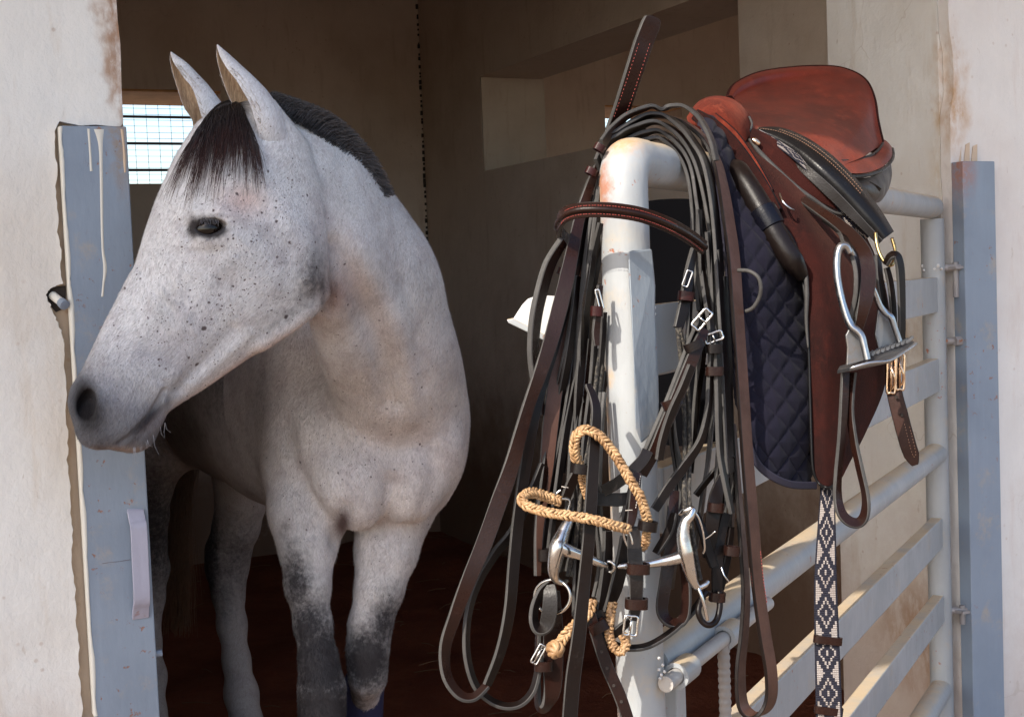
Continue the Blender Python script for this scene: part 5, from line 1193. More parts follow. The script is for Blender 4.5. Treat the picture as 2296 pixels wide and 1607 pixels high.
lath('stirrup_iron', M_ir, [(1905, 566, 1.432), (1897, 553, 1.430), (1886, 552, 1.428), (1878, 568, 1.426), (1876, 605, 1.424), (1882, 650, 1.422), (1895, 700, 1.42), (1908, 730, 1.418), (1922, 742, 1.417), (1932, 756, 1.416), (1938, 780, 1.415), (1944, 806, 1.414)], [12, 15, 16, 15, 13, 13, 14, 16, 16, 14, 12, 12], .0065)
lath('stirrup_iron', M_ir, [(1905, 560, 1.435), (1922, 590, 1.45), (1942, 622, 1.465), (1958, 650, 1.475), (1972, 684, 1.482), (1984, 700, 1.486), (1998, 712, 1.488), (2006, 735, 1.49), (2018, 770, 1.492)], [12, 12, 11, 10, 12, 14, 14, 12, 12], .0055)
mb = MB(); mb.prism([P(x, y, 1.424) for x, y in ((1908, 728), (1926, 742), (1938, 770), (1946, 806), (1898, 820), (1900, 780), (1896, 752))], V(0, .004, 0)); mb.build('stirrup_cheek', M_irm, sad, bevel=.001)
mb = MB(); mb.prism([P(x, y, 1.50) for x, y in ((1970, 684), (1998, 712), (2008, 735), (2020, 770), (1972, 790), (1962, 750))], V(0, .004, 0)); mb.build('stirrup_cheek', M_irm, sad, bevel=.001)
tr = [(1877, 830, 1.435), (1882, 820, 1.45), (1930, 803, 1.47), (1975, 787, 1.49), (2046, 763, 1.51), (2054, 768, 1.50), (1994, 806, 1.42), (1950, 812, 1.41), (1905, 824, 1.41)]
mb = MB(); mb.prism([P(*q) for q in tr], V(0, 0, -.004)); mb.build('tread', M_irm, sad, bevel=.001)
cord('tread_rim', M_ir, sad, [(1905, 826, 1.408), (1950, 813, 1.408), (1994, 808, 1.418), (2025, 790, 1.458), (2054, 770, 1.498)], 3.6, n=3)
mb = MB()
for i in range(9):
    for j in range(5):
        x = 1945 + i * 11 + j * 3; y = 800 - i * 4.0 - j * 2.4; c_ = P(x, y, 1.44 + .012 * j + i * .004) + V(0, 0, .001); mb.box(c_, _R * .0014, _F * .0014, V(0, 0, .0016))
mb.build('tread_grip', M_irm, sad, kind='stuff')

# ------------------------------------------------------------------ girth laid over the seat
gir = thing('girth', 'black leather girth with a brass ring and gilt buckles laid over the saddle seat', 'girth', P(1850, 380, 1.64))
gw = [(1698, 290, 1.655), (1742, 304, 1.64), (1790, 328, 1.62), (1838, 364, 1.60), (1882, 404, 1.59), (1922, 446, 1.585), (1958, 488, 1.58), (1990, 530, 1.578)]
def girth_rows():
    w_ = np.array([10, 40, 52, 60, 60, 56, 48, 36.]); q = np.array(gw); T = np.gradient(q[:, :2], axis=0); T /= np.linalg.norm(T, axis=1)[:, None]; Nn = np.c_[T[:, 1], -T[:, 0]]; out = []
    for f, dz in ((.5, .03), (.25, .008), (.0, 0), (-.2, -.001), (-.5, .004)): out.append([(q[i, 0] + Nn[i, 0] * w_[i] * f, q[i, 1] + Nn[i, 1] * w_[i] * f, q[i, 2] + dz * (w_[i] / 60)) for i in range(len(q))])
    return out
gr_ = girth_rows(); surf('girth_body', M_blk, gir, gr_, nu=8, nv=7, th=.009, back=M_lea)
strap('girth_lining', M_lea, gir, [(gr_[4][i][0] - 2, gr_[4][i][1] + 3, gr_[4][i][2] - .001) for i in range(1, 8)], [10, 18, 22, 24, 22, 18, 16], .006)
stitches('seam_stitching', M_sto, gir, [(gr_[1][i][0], gr_[1][i][1], gr_[1][i][2] - .003) for i in range(0, 6)], 6, 3.6, .7)
stitches('seam_stitching', M_sto, gir, [((gr_[0][i][0] + gr_[1][i][0]) / 2, (gr_[0][i][1] + gr_[1][i][1]) / 2, gr_[1][i][2] + .004) for i in range(1, 6)], 6, 3.6, .7)
wire('brass_ring', M_br, gir, [(1963, 522, 1.575), (1965, 542, 1.57), (1971, 565, 1.566), (1982, 586, 1.562), (1996, 595, 1.56), (2005, 584, 1.565), (2007, 560, 1.572), (2000, 535, 1.58)], 4.3)
strap('girth_strap', M_lea, gir, [(1968, 575, 1.57, 60), (1972, 620, 1.56, 50), (1981, 680, 1.56, 50), (1990, 740, 1.56, 50), (1996, 790, 1.56, 45)], [18, 20, 22, 22, 20], .004)
strap('girth_strap', M_lea, gir, [(1986, 592, 1.555, 60), (1996, 575, 1.55, 55), (2010, 574, 1.55, 50), (2018, 600, 1.55, 50), (2021, 660, 1.55, 50), (2022, 730, 1.55, 50), (2020, 790, 1.55, 40)], [18, 22, 24, 24, 22, 20, 18], .004)
strap('girth_strap', M_lea, gir, [(1988, 600, 1.56, 40), (1997, 640, 1.56, 40), (2003, 700, 1.56, 40), (2004, 770, 1.56, 40)], [14, 16, 16, 16], .004)
for (x, y) in ((1998, 842), (2018, 834)): buckle(gir, x, y, 1.56, 17, 74, 0.02, M_gold, 3.2); wire('roller', M_gold, gir, [(x + 1, y - 14, 1.553), (x + 7, y + 2, 1.55), (x + 7, y + 20, 1.553), (x + 1, y + 30, 1.556)], 2.8)
strap('billet', M_bil, gir, [(2000, 800, 1.575), (2004, 870, 1.565), (2018, 930, 1.56), (2034, 990, 1.558), (2044, 1020, 1.558), (2052, 1042, 1.558)], [30, 34, 36, 36, 34, 14], .005, edge=M_lea)
mb = MB()
for (x, y) in ((2022, 930), (2010, 890)): 
    c_ = P(x, y, 1.5553); mb.tube(np.array([c_ + V(0, .002, 0), c_ - V(0, .0006, 0)]), [.0016, .0019], 10)
mb.build('punch_hole', M_dark, gir)
stitches('seam_stitching', M_sto, gir, [(2028, 950, 1.553), (2046, 1018, 1.553), (2053, 1014, 1.553), (2038, 950, 1.553)], 7, 4, .8)

# ------------------------------------------------------------------ woven patterned belt
bel = thing('woven_belt', 'navy and white diamond patterned woven belt hanging below the saddle flap', 'belt', P(1850, 600, 1.55))
n = NT('diamond_weave'); uvn = n.n.new('ShaderNodeUVMap'); uvn.uv_map = 'weave'; s3 = n.sep(uvn.outputs[0]); u_, v_ = s3[0], s3[1]
cu = n.math('ABSOLUTE', n.math('ADD', n.math('FLOOR', u_), -6.0)); cv0 = n.math('FLOOR', v_); cv = n.math('ABSOLUTE', n.math('SUBTRACT', n.math('MODULO', n.math('ADD', cv0, 2200.0), 22.0), 11.0))
D_ = n.math('ADD', cu, n.math('MULTIPLY', cv, .55))
def band(lo_, hi_): return n.math('MULTIPLY', n.math('GREATER_THAN', D_, lo_), n.math('LESS_THAN', D_, hi_))
core = n.math('MULTIPLY', n.math('LESS_THAN', D_, 3.6), n.math('GREATER_THAN', D_, .9)); ring_ = n.math('MULTIPLY', band(4.6, 7.7), n.math('LESS_THAN', cu, 5.5)); side = n.math('MULTIPLY', band(8.4, 9.6), n.math('LESS_THAN', cu, 5.5))
bord = n.math('MULTIPLY', n.math('GREATER_THAN', cu, 5.5), 1.0); navy = n.math('MAXIMUM', n.math('MAXIMUM', core, ring_), bord)
fu_ = n.math('SUBTRACT', u_, n.math('FLOOR', u_)); fv_ = n.math('SUBTRACT', v_, cv0)
thr = n.math('MULTIPLY', n.math('SINE', n.math('MULTIPLY', fv_, 3.1416)), n.ramp(n.math('SINE', n.math('MULTIPLY', fu_, 3.1416)), 0, .5, .6, 1))
c = n.mix(navy, n.mix(n.ramp(n.noise(25, 4), .4, .7), (.36, .32, .30), (.27, .23, .21)), (.006, .006, .018)); c = n.mix(n.math('SUBTRACT', 1.0, thr), c, n.mix(1.0, c, (.45, .43, .43), 'MULTIPLY'))
M_wv = n.done(c, .85, normal=n.bump(thr, .6, .0012))
def belt(name, pts, wpx, par, cells=13, ang0=0, per=None):
    w_, q = path(pts, 8); k = len(w_); wid = np.interp(np.linspace(0, 1, k), np.linspace(0, 1, len(wpx)), wpx) * q[:, 2] / F_PX; G = np.zeros((k, 9, 3)); d = np.r_[0, np.cumsum(np.linalg.norm(np.diff(w_, axis=0), axis=1))]
    for i in range(k):
        t = nrm(w_[min(i + 1, k - 1)] - w_[max(i - 1, 0)]); s = nrm(np.cross(t, nrm(w_[i] - CAM))); a = math.radians(q[i, 3]); nn = nrm(np.cross(s, t)); s = s * math.cos(a) + nn * math.sin(a); nn = np.cross(s, t)
        for j in range(9): h = -1 + j / 4; G[i, j] = w_[i] + s * h * wid[i] / 2 - nn * (.0004 * math.cos(h * 3))
    mb = MB(); mb.grid(G); ob = mb.build(name, M_wv, par, smooth=180, fix=False); me_ = ob.data; uvl = me_.uv_layers.new(name='weave'); cell = .0255 / cells if per is None else per
    for lp in me_.loops: i, j = divmod(lp.vertex_index, 9); uvl.data[lp.index].uv = (j / 8 * cells, d[i] / cell)
    so_ = ob.modifiers.new('thick', 'SOLIDIFY'); so_.thickness = .0022; return ob
belt('webbing', [(1700, 292, 1.648, 50), (1735, 314, 1.632, 50), (1780, 345, 1.615, 50), (1820, 380, 1.605, 45), (1862, 424, 1.60, 40), (1895, 468, 1.598, 20), (1915, 505, 1.60, 10), (1932, 540, 1.61, 0)], [12, 20, 24, 26, 26, 30, 34, 36], bel)
belt('webbing', [(1853, 1060, 1.485), (1855, 1110, 1.475), (1853, 1200, 1.468), (1851, 1300, 1.463), (1853, 1400, 1.46), (1856, 1500, 1.458), (1859, 1600, 1.456), (1861, 1680, 1.455)], [30, 32, 42, 50, 54, 56, 58, 58], bel, per=.00198)
for (x, y) in ((1856, 1434), (1858, 1592)): keeper('belt_keeper', M_leb, bel, x, y, 1.459, 56, 17, .12, .006)
# ------------------------------------------------------------------ bridles and reins hung on the gate post
br = thing('bridle', 'brown leather bridle with stitched browband looped round the top of the gate post', 'bridle', P(1400, 300, 1.45))
# browband round the post
bbp = [(1352, 566, 1.45), (1300, 556, 1.435), (1268, 538, 1.40), (1253, 512, 1.365), (1262, 486, 1.34), (1292, 473, 1.325), (1340, 470, 1.318), (1395, 474, 1.318), (1445, 484, 1.325), (1500, 505, 1.345), (1545, 530, 1.375), (1578, 555, 1.40)]
w_, q_ = path(bbp, 6); D = [nrm(_U * 1.0 + (-_F) * .25)] * len(w_); mb = MB(); mb.ribbon(w_, D, .0150, .0044)
mb.mi = [(1 if (i % 8) in (2, 3, 4) and False else (1 if (i % 8) in (3, 7) else 0)) for i in range((len(w_) - 1) * 8)] + [1, 1]; mb.build('browband', [M_leb, M_edge], br, smooth=32)
w2 = w_ + np.array([_U * .0002] * len(w_)); mb = MB(); mb.tube(np.array([p - nrm(p - P(1400, 500, 1.40)) * -.0014 for p in w2[18:]]), .0036, 12); mb.build('browband_padding', M_leb, br, smooth=180)
for off in (9.5, -9.5): stitches('browband_stitching', M_str, br, [(x, y + off, z - .0065) for x, y, z in bbp[3:]], 6.5, 4.2, .9)
# the strap end that stands up above the post
w_, q_ = path([(1376, 292, 1.455), (1392, 250, 1.445), (1410, 195, 1.435), (1428, 140, 1.43), (1445, 90, 1.43), (1460, 52, 1.43), (1464, 38, 1.43)], 6)
wd_ = nrm(_R * .95 + _F * .42 + _U * .20); mb = MB(); wid = np.interp(np.linspace(0, 1, len(w_)), [0, .80, .93, 1], [.0205, .0225, .019, .008]); mb.ribbon(w_, [wd_] * len(w_), wid, .0052)
mb.mi = [(1 if (i % 8) in (0, 2, 3, 4, 6, 7) else 0) for i in range((len(w_) - 1) * 8)] + [1, 1]; mb.build('standing_strap', [M_leb, M_edge], br, smooth=32)
for dx in (-9, 16): stitches('strap_stitching', M_str, br, [(1386 + dx, 262, 1.435), (1406 + dx, 205, 1.425), (1426 + dx, 145, 1.42), (1443 + dx, 92, 1.42)], 8, 4, .6)
# nested straps draped over the rail
arcs = [([(1349, 325, 1.41), (1375, 289, 1.43), (1407, 260, 1.44), (1455, 241, 1.45), (1484, 244, 1.46), (1507, 238, 1.46), (1536, 239, 1.46), (1565, 260, 1.46), (1584, 289, 1.46), (1597, 321, 1.46), (1606, 360, 1.46)], .013, M_leb),
        ([(1345, 345, 1.41), (1364, 318, 1.43), (1387, 300, 1.44), (1420, 279, 1.45), (1455, 262, 1.46), (1491, 262, 1.47), (1529, 286, 1.475), (1558, 322, 1.475), (1581, 363, 1.47), (1597, 434, 1.455), (1608, 533, 1.44), (1616, 660, 1.42), (1624, 800, 1.41), (1632, 960, 1.405), (1636, 1060, 1.405)], .020, M_lea),
        ([(1340, 372, 1.41), (1360, 330, 1.43), (1391, 306, 1.44), (1423, 289, 1.45), (1465, 276, 1.46), (1500, 286, 1.47), (1532, 312, 1.475), (1558, 354, 1.475), (1574, 402, 1.47), (1588, 466, 1.46), (1598, 533, 1.45), (1606, 640, 1.44), (1612, 780, 1.43), (1618, 930, 1.42), (1610, 1080, 1.42)], .018, M_lea),
        ([(1395, 325, 1.45), (1420, 310, 1.455), (1445, 300, 1.46), (1478, 296, 1.47), (1510, 312, 1.475), (1539, 344, 1.475), (1556, 386, 1.47), (1566, 450, 1.46), (1578, 533, 1.45), (1590, 640, 1.44), (1600, 740, 1.43)], .016, M_lea),
        ([(1425, 325, 1.46), (1449, 315, 1.465), (1478, 311, 1.47), (1507, 328, 1.475), (1532, 360, 1.475), (1547, 402, 1.47), (1555, 466, 1.465), (1558, 552, 1.455), (1564, 618, 1.445), (1571, 700, 1.43)], .014, M_lea)]
for pts, wm, m_ in arcs:
    w_, q_ = path(pts, 7); mb = MB(); mb.ribbon(w_, [GD] * len(w_), wm, .0040); mb.mi = [(1 if (i % 8) in (0, 2, 3, 4, 6, 7) else 0) for i in range((len(w_) - 1) * 8)] + [1, 1]; mb.build('draped_strap', [m_, M_edge], br, smooth=32)
strap('cheekpiece', M_leb, br, [(1262, 540, 1.375, 60), (1232, 592, 1.37, 62), (1213, 655, 1.37, 66), (1200, 718, 1.37, 68), (1195, 784, 1.37, 68), (1198, 834, 1.37, 66), (1204, 870, 1.37, 60), (1214, 930, 1.37, 60)], [30, 44, 50, 50, 44, 34, 26, 20], .006)
for (x, y, a) in ((1344, 332, .5), (1325, 385, .45), (1262, 610, .35)): keeper('strap_keeper', M_red, br, x, y, 1.385, 17, 15, a, .010)
# centre right: doubled strap with buckle
def two(name, par, pts, w_, z_off=.006, m1=None, th=.004):
    strap(name, m1 or M_leb, par, pts, w_, th); strap(name, M_lea, par, [(p[0] - 9, p[1] - 3, p[2] + z_off) + tuple(p[3:]) for p in pts], w_, th)
strap('noseband_strap', M_leb, br, [(1580, 738, 1.385, 20), (1562, 780, 1.375, 20), (1538, 840, 1.37, 20), (1512, 905, 1.365, 20), (1490, 955, 1.362, 20), (1470, 1005, 1.36, 20), (1452, 1040, 1.36, 20), (1440, 1065, 1.36, 30)], [20, 28, 30, 30, 28, 28, 26, 22], .0045)
strap('noseband_strap', M_lea, br, [(1566, 730, 1.392, 50), (1546, 775, 1.382, 55), (1522, 838, 1.376, 60), (1498, 900, 1.37, 60), (1474, 955, 1.366, 60), (1450, 1010, 1.364, 60), (1428, 1060, 1.362, 60), (1410, 1120, 1.36, 60), (1394, 1180, 1.36, 60)], 22, .0045)
strap('noseband_strap', M_lea, br, [(1550, 820, 1.352, 40), (1530, 870, 1.348, 40), (1505, 925, 1.346, 40), (1486, 985, 1.345, 40), (1478, 1030, 1.345, 40)], 20, .0045)
buckle(br, 1574, 716, 1.372, 46, 20, -.85, r=3.0); keeper('strap_keeper', M_lea, br, 1556, 775, 1.375, 36, 20, -.42, .012); keeper('strap_keeper', M_leb, br, 1507, 903, 1.362, 38, 20, -.40, .014)
# cheek strap on the right of it
buckle(br, 1600, 756, 1.385, 38, 18, -.35, r=2.6); keeper('strap_keeper', M_lea, br, 1601, 782, 1.385, 28, 20, 0, .012); keeper('strap_keeper', M_leb, br, 1602, 832, 1.385, 32, 20, 0, .012)
strap('cheek_strap', M_lea, br, [(1572, 585, 1.44, 60), (1582, 660, 1.42, 60), (1592, 720, 1.40, 60), (1599, 770, 1.388, 40), (1592, 850, 1.385, 55), (1588, 915, 1.38, 55), (1572, 985, 1.375, 45), (1538, 1040, 1.37, 30), (1500, 1092, 1.365, 20), (1468, 1142, 1.36, 20)], [16, 18, 20, 24, 18, 18, 20, 22, 22, 20], .0045)
strap('cheek_strap', M_lea, br, [(1606, 770, 1.388, 50), (1609, 850, 1.385, 60), (1611, 950, 1.38, 62), (1615, 1020, 1.378, 60), (1628, 1090, 1.375, 60), (1641, 1150, 1.375, 55)], [18, 18, 18, 18, 18, 14], .0045)
# black throat strap high on the right, with red keeper
strap('throat_strap', M_lea, br, [(1556, 560, 1.43, 50), (1546, 605, 1.42, 40), (1538, 660, 1.41, 30), (1530, 700, 1.405, 30), (1520, 736, 1.40, 30)], [18, 22, 26, 26, 22], .005)
buckle(br, 1541, 625, 1.405, 12, 34, .35, r=2.2, prong=False); keeper('strap_keeper', M_red, br, 1538, 664, 1.405, 27, 20, .12, .013)
strap('throat_strap', M_lea, br, [(1548, 640, 1.42, 60), (1545, 720, 1.41, 60), (1540, 800, 1.405, 60), (1530, 860, 1.40, 60)], 14, .004)
# lower diagonal strap with punched holes, and the thin strap that curves back under the rail
dg = [(1322, 1372, 1.335, 10), (1340, 1432, 1.335, 10), (1362, 1496, 1.335, 10), (1390, 1560, 1.335, 10), (1412, 1625, 1.335, 10)]
strap('punched_strap', M_leb, br, dg, [24, 26, 28, 28, 26], .0042)
mb = MB()
for x, y in ((1349, 1460), (1361, 1497), (1376, 1536), (1393, 1572)): c_ = P(x, y, 1.3322); mb.tube(np.array([c_ + V(0, .003, 0), c_ - V(0, .0004, 0)]), [.0014, .0017], 8)
mb.build('punch_hole', M_dark, br)
strap('curved_strap', M_lea, br, [(1345, 1420, 1.345, 50), (1372, 1442, 1.345, 50), (1410, 1452, 1.345, 50), (1455, 1446, 1.35, 50), (1505, 1416, 1.36, 50), (1548, 1375, 1.38, 50), (1575, 1340, 1.40, 50)], [18, 20, 18, 18, 18, 18, 16], .004)
strap('cross_strap', M_lea, br, [(1352, 1100, 1.355), (1380, 1085, 1.352), (1410, 1062, 1.35), (1440, 1032, 1.352), (1452, 1010, 1.355)], 26, .004)
strap('cross_strap', M_lea, br, [(1330, 1118, 1.36), (1380, 1120, 1.358), (1408, 1118, 1.358)], 30, .004)
# straps hanging left of the post
strap('hanging_strap', M_lea, br, [(1347, 400, 1.42, 55), (1332, 470, 1.40, 60), (1318, 560, 1.39, 62), (1308, 660, 1.385, 65), (1303, 760, 1.38, 62), (1302, 850, 1.38, 60), (1308, 902, 1.38, 60)], [16, 18, 22, 26, 22, 20, 14], .0042)
strap('hanging_strap', M_lea, br, [(1352, 540, 1.43, 60), (1338, 600, 1.41, 60), (1324, 680, 1.40, 60), (1322, 760, 1.395, 60), (1316, 840, 1.39, 60), (1309, 900, 1.388, 60)], [18, 20, 22, 20, 18, 14], .0042)
strap('hanging_strap', M_lea, br, [(1322, 700, 1.40, 60), (1300, 770, 1.395, 60), (1284, 806, 1.39, 62), (1276, 855, 1.385, 62), (1277, 915, 1.38, 62), (1290, 960, 1.378, 60), (1304, 990, 1.378, 60)], [16, 20, 22, 22, 20, 18, 14], .0042)
strap('hanging_strap', M_lea, br, [(1358, 834, 1.40, 60), (1349, 890, 1.39, 60), (1340, 940, 1.385, 60), (1336, 990, 1.38, 60)], 16, .0042)
strap('hanging_strap', M_lea, br, [(1298, 560, 1.40, 15), (1290, 650, 1.395, 15), (1278, 760, 1.39, 15), (1266, 860, 1.385, 15), (1262, 960, 1.38, 15), (1256, 1060, 1.38, 15)], [14, 24, 30, 30, 28, 24], .004)
strap('hanging_strap', M_leb, br, [(1345, 640, 1.36, 40), (1340, 700, 1.358, 40), (1336, 745, 1.357, 30), (1338, 775, 1.357, 20)], [14, 18, 18, 12], .004); buckle(br, 1344, 672, 1.352, 8, 42, -.25, r=2.2, prong=False); keeper('strap_keeper', M_red, br, 1338, 698, 1.356, 19, 22, .05, .011)

# ------------------------------------------------------------------ long reins looping down on the left
rn = thing('long_reins', 'dark leather reins hanging left of the gate post in long shiny loops', 'reins', P(1150, 1000, 1.35))
strap('rein', M_leb, rn, [(1338, 375, 1.42, 30), (1322, 419, 1.40, 25), (1303, 475, 1.39, 20), (1288, 540, 1.375, 12), (1272, 618, 1.365, 5), (1254, 694, 1.36, 0), (1234, 767, 1.355, 10), (1212, 834, 1.35, 20), (1188, 900, 1.345, 30), (1170, 960, 1.34, 30), (1147, 1044, 1.335, 20), (1120, 1121, 1.33, 8), (1086, 1216, 1.325, 2), (1050, 1302, 1.32, 12), (1020, 1380, 1.318, 25), (998, 1450, 1.316, 40), (1002, 1515, 1.315, 50), (1030, 1556, 1.315, 50), (1062, 1562, 1.318, 50), (1092, 1535, 1.322, 45)],
      [16, 22, 24, 28, 34, 36, 34, 32, 30, 32, 36, 38, 38, 34, 30, 30, 30, 28, 24, 20], .0040, n=8)
strap('rein', M_lea, rn, [(1330, 440, 1.42, 30), (1308, 528, 1.40, 25), (1288, 610, 1.39, 25), (1262, 700, 1.38, 25), (1236, 790, 1.37, 30), (1212, 870, 1.36, 30), (1194, 950, 1.35, 30), (1177, 1050, 1.345, 30), (1163, 1150, 1.34, 30), (1152, 1260, 1.335, 30), (1142, 1370, 1.33, 35), (1122, 1460, 1.326, 40), (1092, 1535, 1.322, 45)],
      [20, 24, 26, 28, 30, 28, 28, 28, 28, 28, 28, 26, 22], .0040, n=8)
strap('rein', M_rein, rn, [(1335, 480, 1.41, 20), (1318, 560, 1.40, 18), (1300, 650, 1.39, 15), (1276, 740, 1.385, 12), (1256, 810, 1.38, 10), (1243, 880, 1.375, 10), (1234, 954, 1.37, 10), (1225, 1047, 1.365, 15), (1214, 1130, 1.36, 25), (1207, 1200, 1.355, 35), (1205, 1290, 1.35, 45)], [16, 22, 26, 30, 34, 36, 36, 32, 26, 20, 16], .0042, n=8)
strap('rein', M_lea, rn, [(1218, 1040, 1.36, 40), (1190, 1110, 1.352, 40), (1151, 1190, 1.345, 45), (1114, 1236, 1.34, 50), (1078, 1294, 1.335, 55), (1056, 1350, 1.332, 60), (1046, 1410, 1.33, 62), (1048, 1475, 1.33, 60), (1066, 1535, 1.332, 55), (1098, 1568, 1.335, 50), (1134, 1582, 1.337, 50), (1168, 1576, 1.34, 55), (1194, 1548, 1.342, 60), (1206, 1505, 1.345, 60), (1210, 1470, 1.345, 50)], [20, 24, 26, 26, 24, 24, 24, 24, 22, 20, 20, 20, 22, 22, 20], .0040, n=8)
strap('rein', M_lea, rn, [(1318, 862, 1.325, 30), (1336, 914, 1.315, 25), (1332, 1001, 1.31, 20), (1325, 1130, 1.305, 15), (1319, 1216, 1.303, 15), (1310, 1302, 1.302, 15), (1297, 1432, 1.30, 15), (1285, 1518, 1.30, 15), (1276, 1625, 1.30, 15)], [14, 22, 26, 28, 28, 28, 32, 34, 34], .0042, n=8)
keeper('rein_keeper', M_lea, rn, 1222, 1243, 1.352, 22, 26, 0, .010)
strap('rein', M_leb, rn, [(1238, 1325, 1.35, 5), (1240, 1400, 1.35, 5), (1240, 1480, 1.35, 8), (1238, 1545, 1.35, 20), (1226, 1580, 1.35, 50), (1214, 1588, 1.352, 60), (1206, 1570, 1.356, 70), (1205, 1500, 1.36, 70), (1207, 1420, 1.36, 70)], [34, 44, 46, 40, 30, 26, 26, 22, 18], .0042, n=8)
buckle(rn, 1207, 1466, 1.335, 14, 42, .5, r=2.4); keeper('rein_keeper', M_leb, rn, 1218, 1490, 1.345, 32, 22, 0, .016)

# thinner straps that fill the tangle
R2 = random.Random(11)
tang = [[(1345, 420), (1325, 560), (1305, 720), (1290, 880), (1280, 1040), (1270, 1180)], [(1340, 500), (1312, 640), (1296, 800), (1268, 950), (1240, 1100), (1222, 1240)],
        [(1350, 700), (1340, 850), (1322, 1000), (1316, 1120), (1302, 1260), (1296, 1380)], [(1300, 620), (1280, 780), (1250, 930), (1222, 1080), (1214, 1200)],
        [(1310, 760), (1298, 900), (1288, 1040), (1284, 1160), (1262, 1280)], [(1350, 880), (1344, 1010), (1340, 1140), (1352, 1260), (1340, 1340)]]
for pts in tang:
    for r_ in range(2):
        dx = R2.uniform(-9, 9); a0 = R2.uniform(45, 75); strap('thin_rein', R2.choice((M_lea, M_leb)), rn, [(x + dx + R2.uniform(-4, 4), y, 1.385 - .00004 * (y - 400) + R2.uniform(0, .02), a0 + R2.uniform(-12, 12)) for x, y in pts], [14, 20, 22, 20, 18], .0036)
tang = [[(1566, 470), (1572, 600), (1578, 760), (1560, 900), (1548, 1060)], [(1588, 520), (1596, 680), (1600, 840), (1590, 1000), (1572, 1130), (1560, 1230)],
        [(1612, 560), (1620, 720), (1626, 880), (1632, 1020), (1624, 1150), (1612, 1260)], [(1628, 620), (1636, 800), (1642, 960), (1648, 1100), (1640, 1240)], [(1500, 880), (1512, 980), (1524, 1080), (1516, 1200), (1500, 1320)]]
for pts in tang:
    for r_ in range(2):
        dx = R2.uniform(-8, 8); a0 = R2.uniform(50, 78); strap('thin_rein', M_lea, br, [(x + dx + R2.uniform(-3, 3), y, 1.425 + R2.uniform(0, .015), a0 + R2.uniform(-12, 12)) for x, y in pts], [14, 18, 20, 18, 16], .0036)

# ------------------------------------------------------------------ snaffle bridle: bit, cords, ring
sn = thing('bit_bridle', 'jointed steel bit with black cords and buckled straps in front of the gate post', 'bridle', P(1400, 1230, 1.34))
def bit(pts, r): return cord('bit', M_ss, sn, pts, r, n=8, seg_=18)
cord('bit_cheek', M_ss, sn, [(1281, 1158, 1.345), (1274, 1170, 1.34), (1262, 1195, 1.335), (1251, 1226, 1.33), (1244, 1256, 1.33), (1241, 1280, 1.333), (1246, 1298, 1.337), (1262, 1306, 1.34), (1272, 1300, 1.345)], [4, 11, 15, 20, 16, 13, 9, 6, 4], n=8, seg_=18)
cord('bit_mouthpiece', M_ss, sn, [(1252, 1222, 1.33), (1272, 1233, 1.33), (1300, 1244, 1.335), (1330, 1256, 1.34), (1354, 1266, 1.345), (1362, 1270, 1.346)], [17, 15, 12, 9.5, 8, 5], n=8, seg_=18)
wire('bit_joint', M_ss, sn, [(1362, 1258, 1.346), (1374, 1262, 1.343), (1378, 1272, 1.343), (1370, 1282, 1.346), (1358, 1276, 1.349)], 3.8, True)
cord('bit_mouthpiece', M_ss, sn, [(1382, 1270, 1.347), (1410, 1267, 1.348), (1452, 1264, 1.35), (1490, 1257, 1.352), (1520, 1250, 1.352), (1540, 1244, 1.352)], [5, 8, 9, 11.5, 14, 16], n=8, seg_=18)
cord('bit_cheek', M_ss, sn, [(1524, 1152, 1.36), (1537, 1145, 1.355), (1552, 1141, 1.352), (1548, 1156, 1.35), (1536, 1172, 1.35), (1532, 1200, 1.35), (1538, 1240, 1.35), (1547, 1280, 1.352), (1556, 1306, 1.355), (1566, 1316, 1.358), (1582, 1310, 1.36), (1588, 1302, 1.362)], [5, 8, 7, 10, 12, 15, 18, 14, 10, 7, 6, 4], n=8, seg_=18)
wire('bit_cheek_wire', M_ss, sn, [(1553, 1143, 1.352), (1566, 1160, 1.354), (1576, 1192, 1.356), (1580, 1228, 1.358), (1576, 1240, 1.36)], 2.6)
wire('hook', M_ss, sn, [(1566, 1318, 1.356), (1573, 1336, 1.354), (1580, 1362, 1.354), (1586, 1390, 1.356)], 4.2)
wire('ring', M_ss, sn, [(1239 + 40 * math.cos(a), 1337 + 38 * math.sin(a), 1.343 - .008 * math.cos(a)) for a in np.linspace(0, 6.283, 13)[:-1]], 3.9, True)
wire('curb_hook', M_ss, sn, [(1258, 1098, 1.35), (1248, 1106, 1.35), (1252, 1116, 1.35), (1276, 1120, 1.35), (1275, 1140, 1.35), (1268, 1160, 1.35)], 3.0)
strap('ring_strap', M_lea, sn, [(1232, 1308, 1.345, 30), (1214, 1326, 1.34, 40), (1199, 1360, 1.336, 55), (1197, 1392, 1.335, 55), (1208, 1410, 1.334, 40), (1224, 1402, 1.334, 30), (1232, 1370, 1.334, 10), (1234, 1335, 1.337, 10), (1232, 1312, 1.342, 10)], [16, 22, 26, 28, 30, 34, 34, 32, 26], .0042, n=8)
for dx, m_ in ((0, 0), (9, .004)): cord('cord', M_cord, sn, [(1341 + dx * .2, 782, 1.385), (1339 + dx, 817, 1.382 + m_), (1333 + dx, 877, 1.378 + m_), (1324 + dx, 954, 1.37 + m_), (1316 + dx, 1010, 1.362 + m_), (1305 + dx, 1077, 1.352 + m_), (1297 + dx, 1160, 1.345 + m_), (1288 + dx, 1231, 1.352 + m_), (1272 + dx, 1292, 1.35)], 5.2)
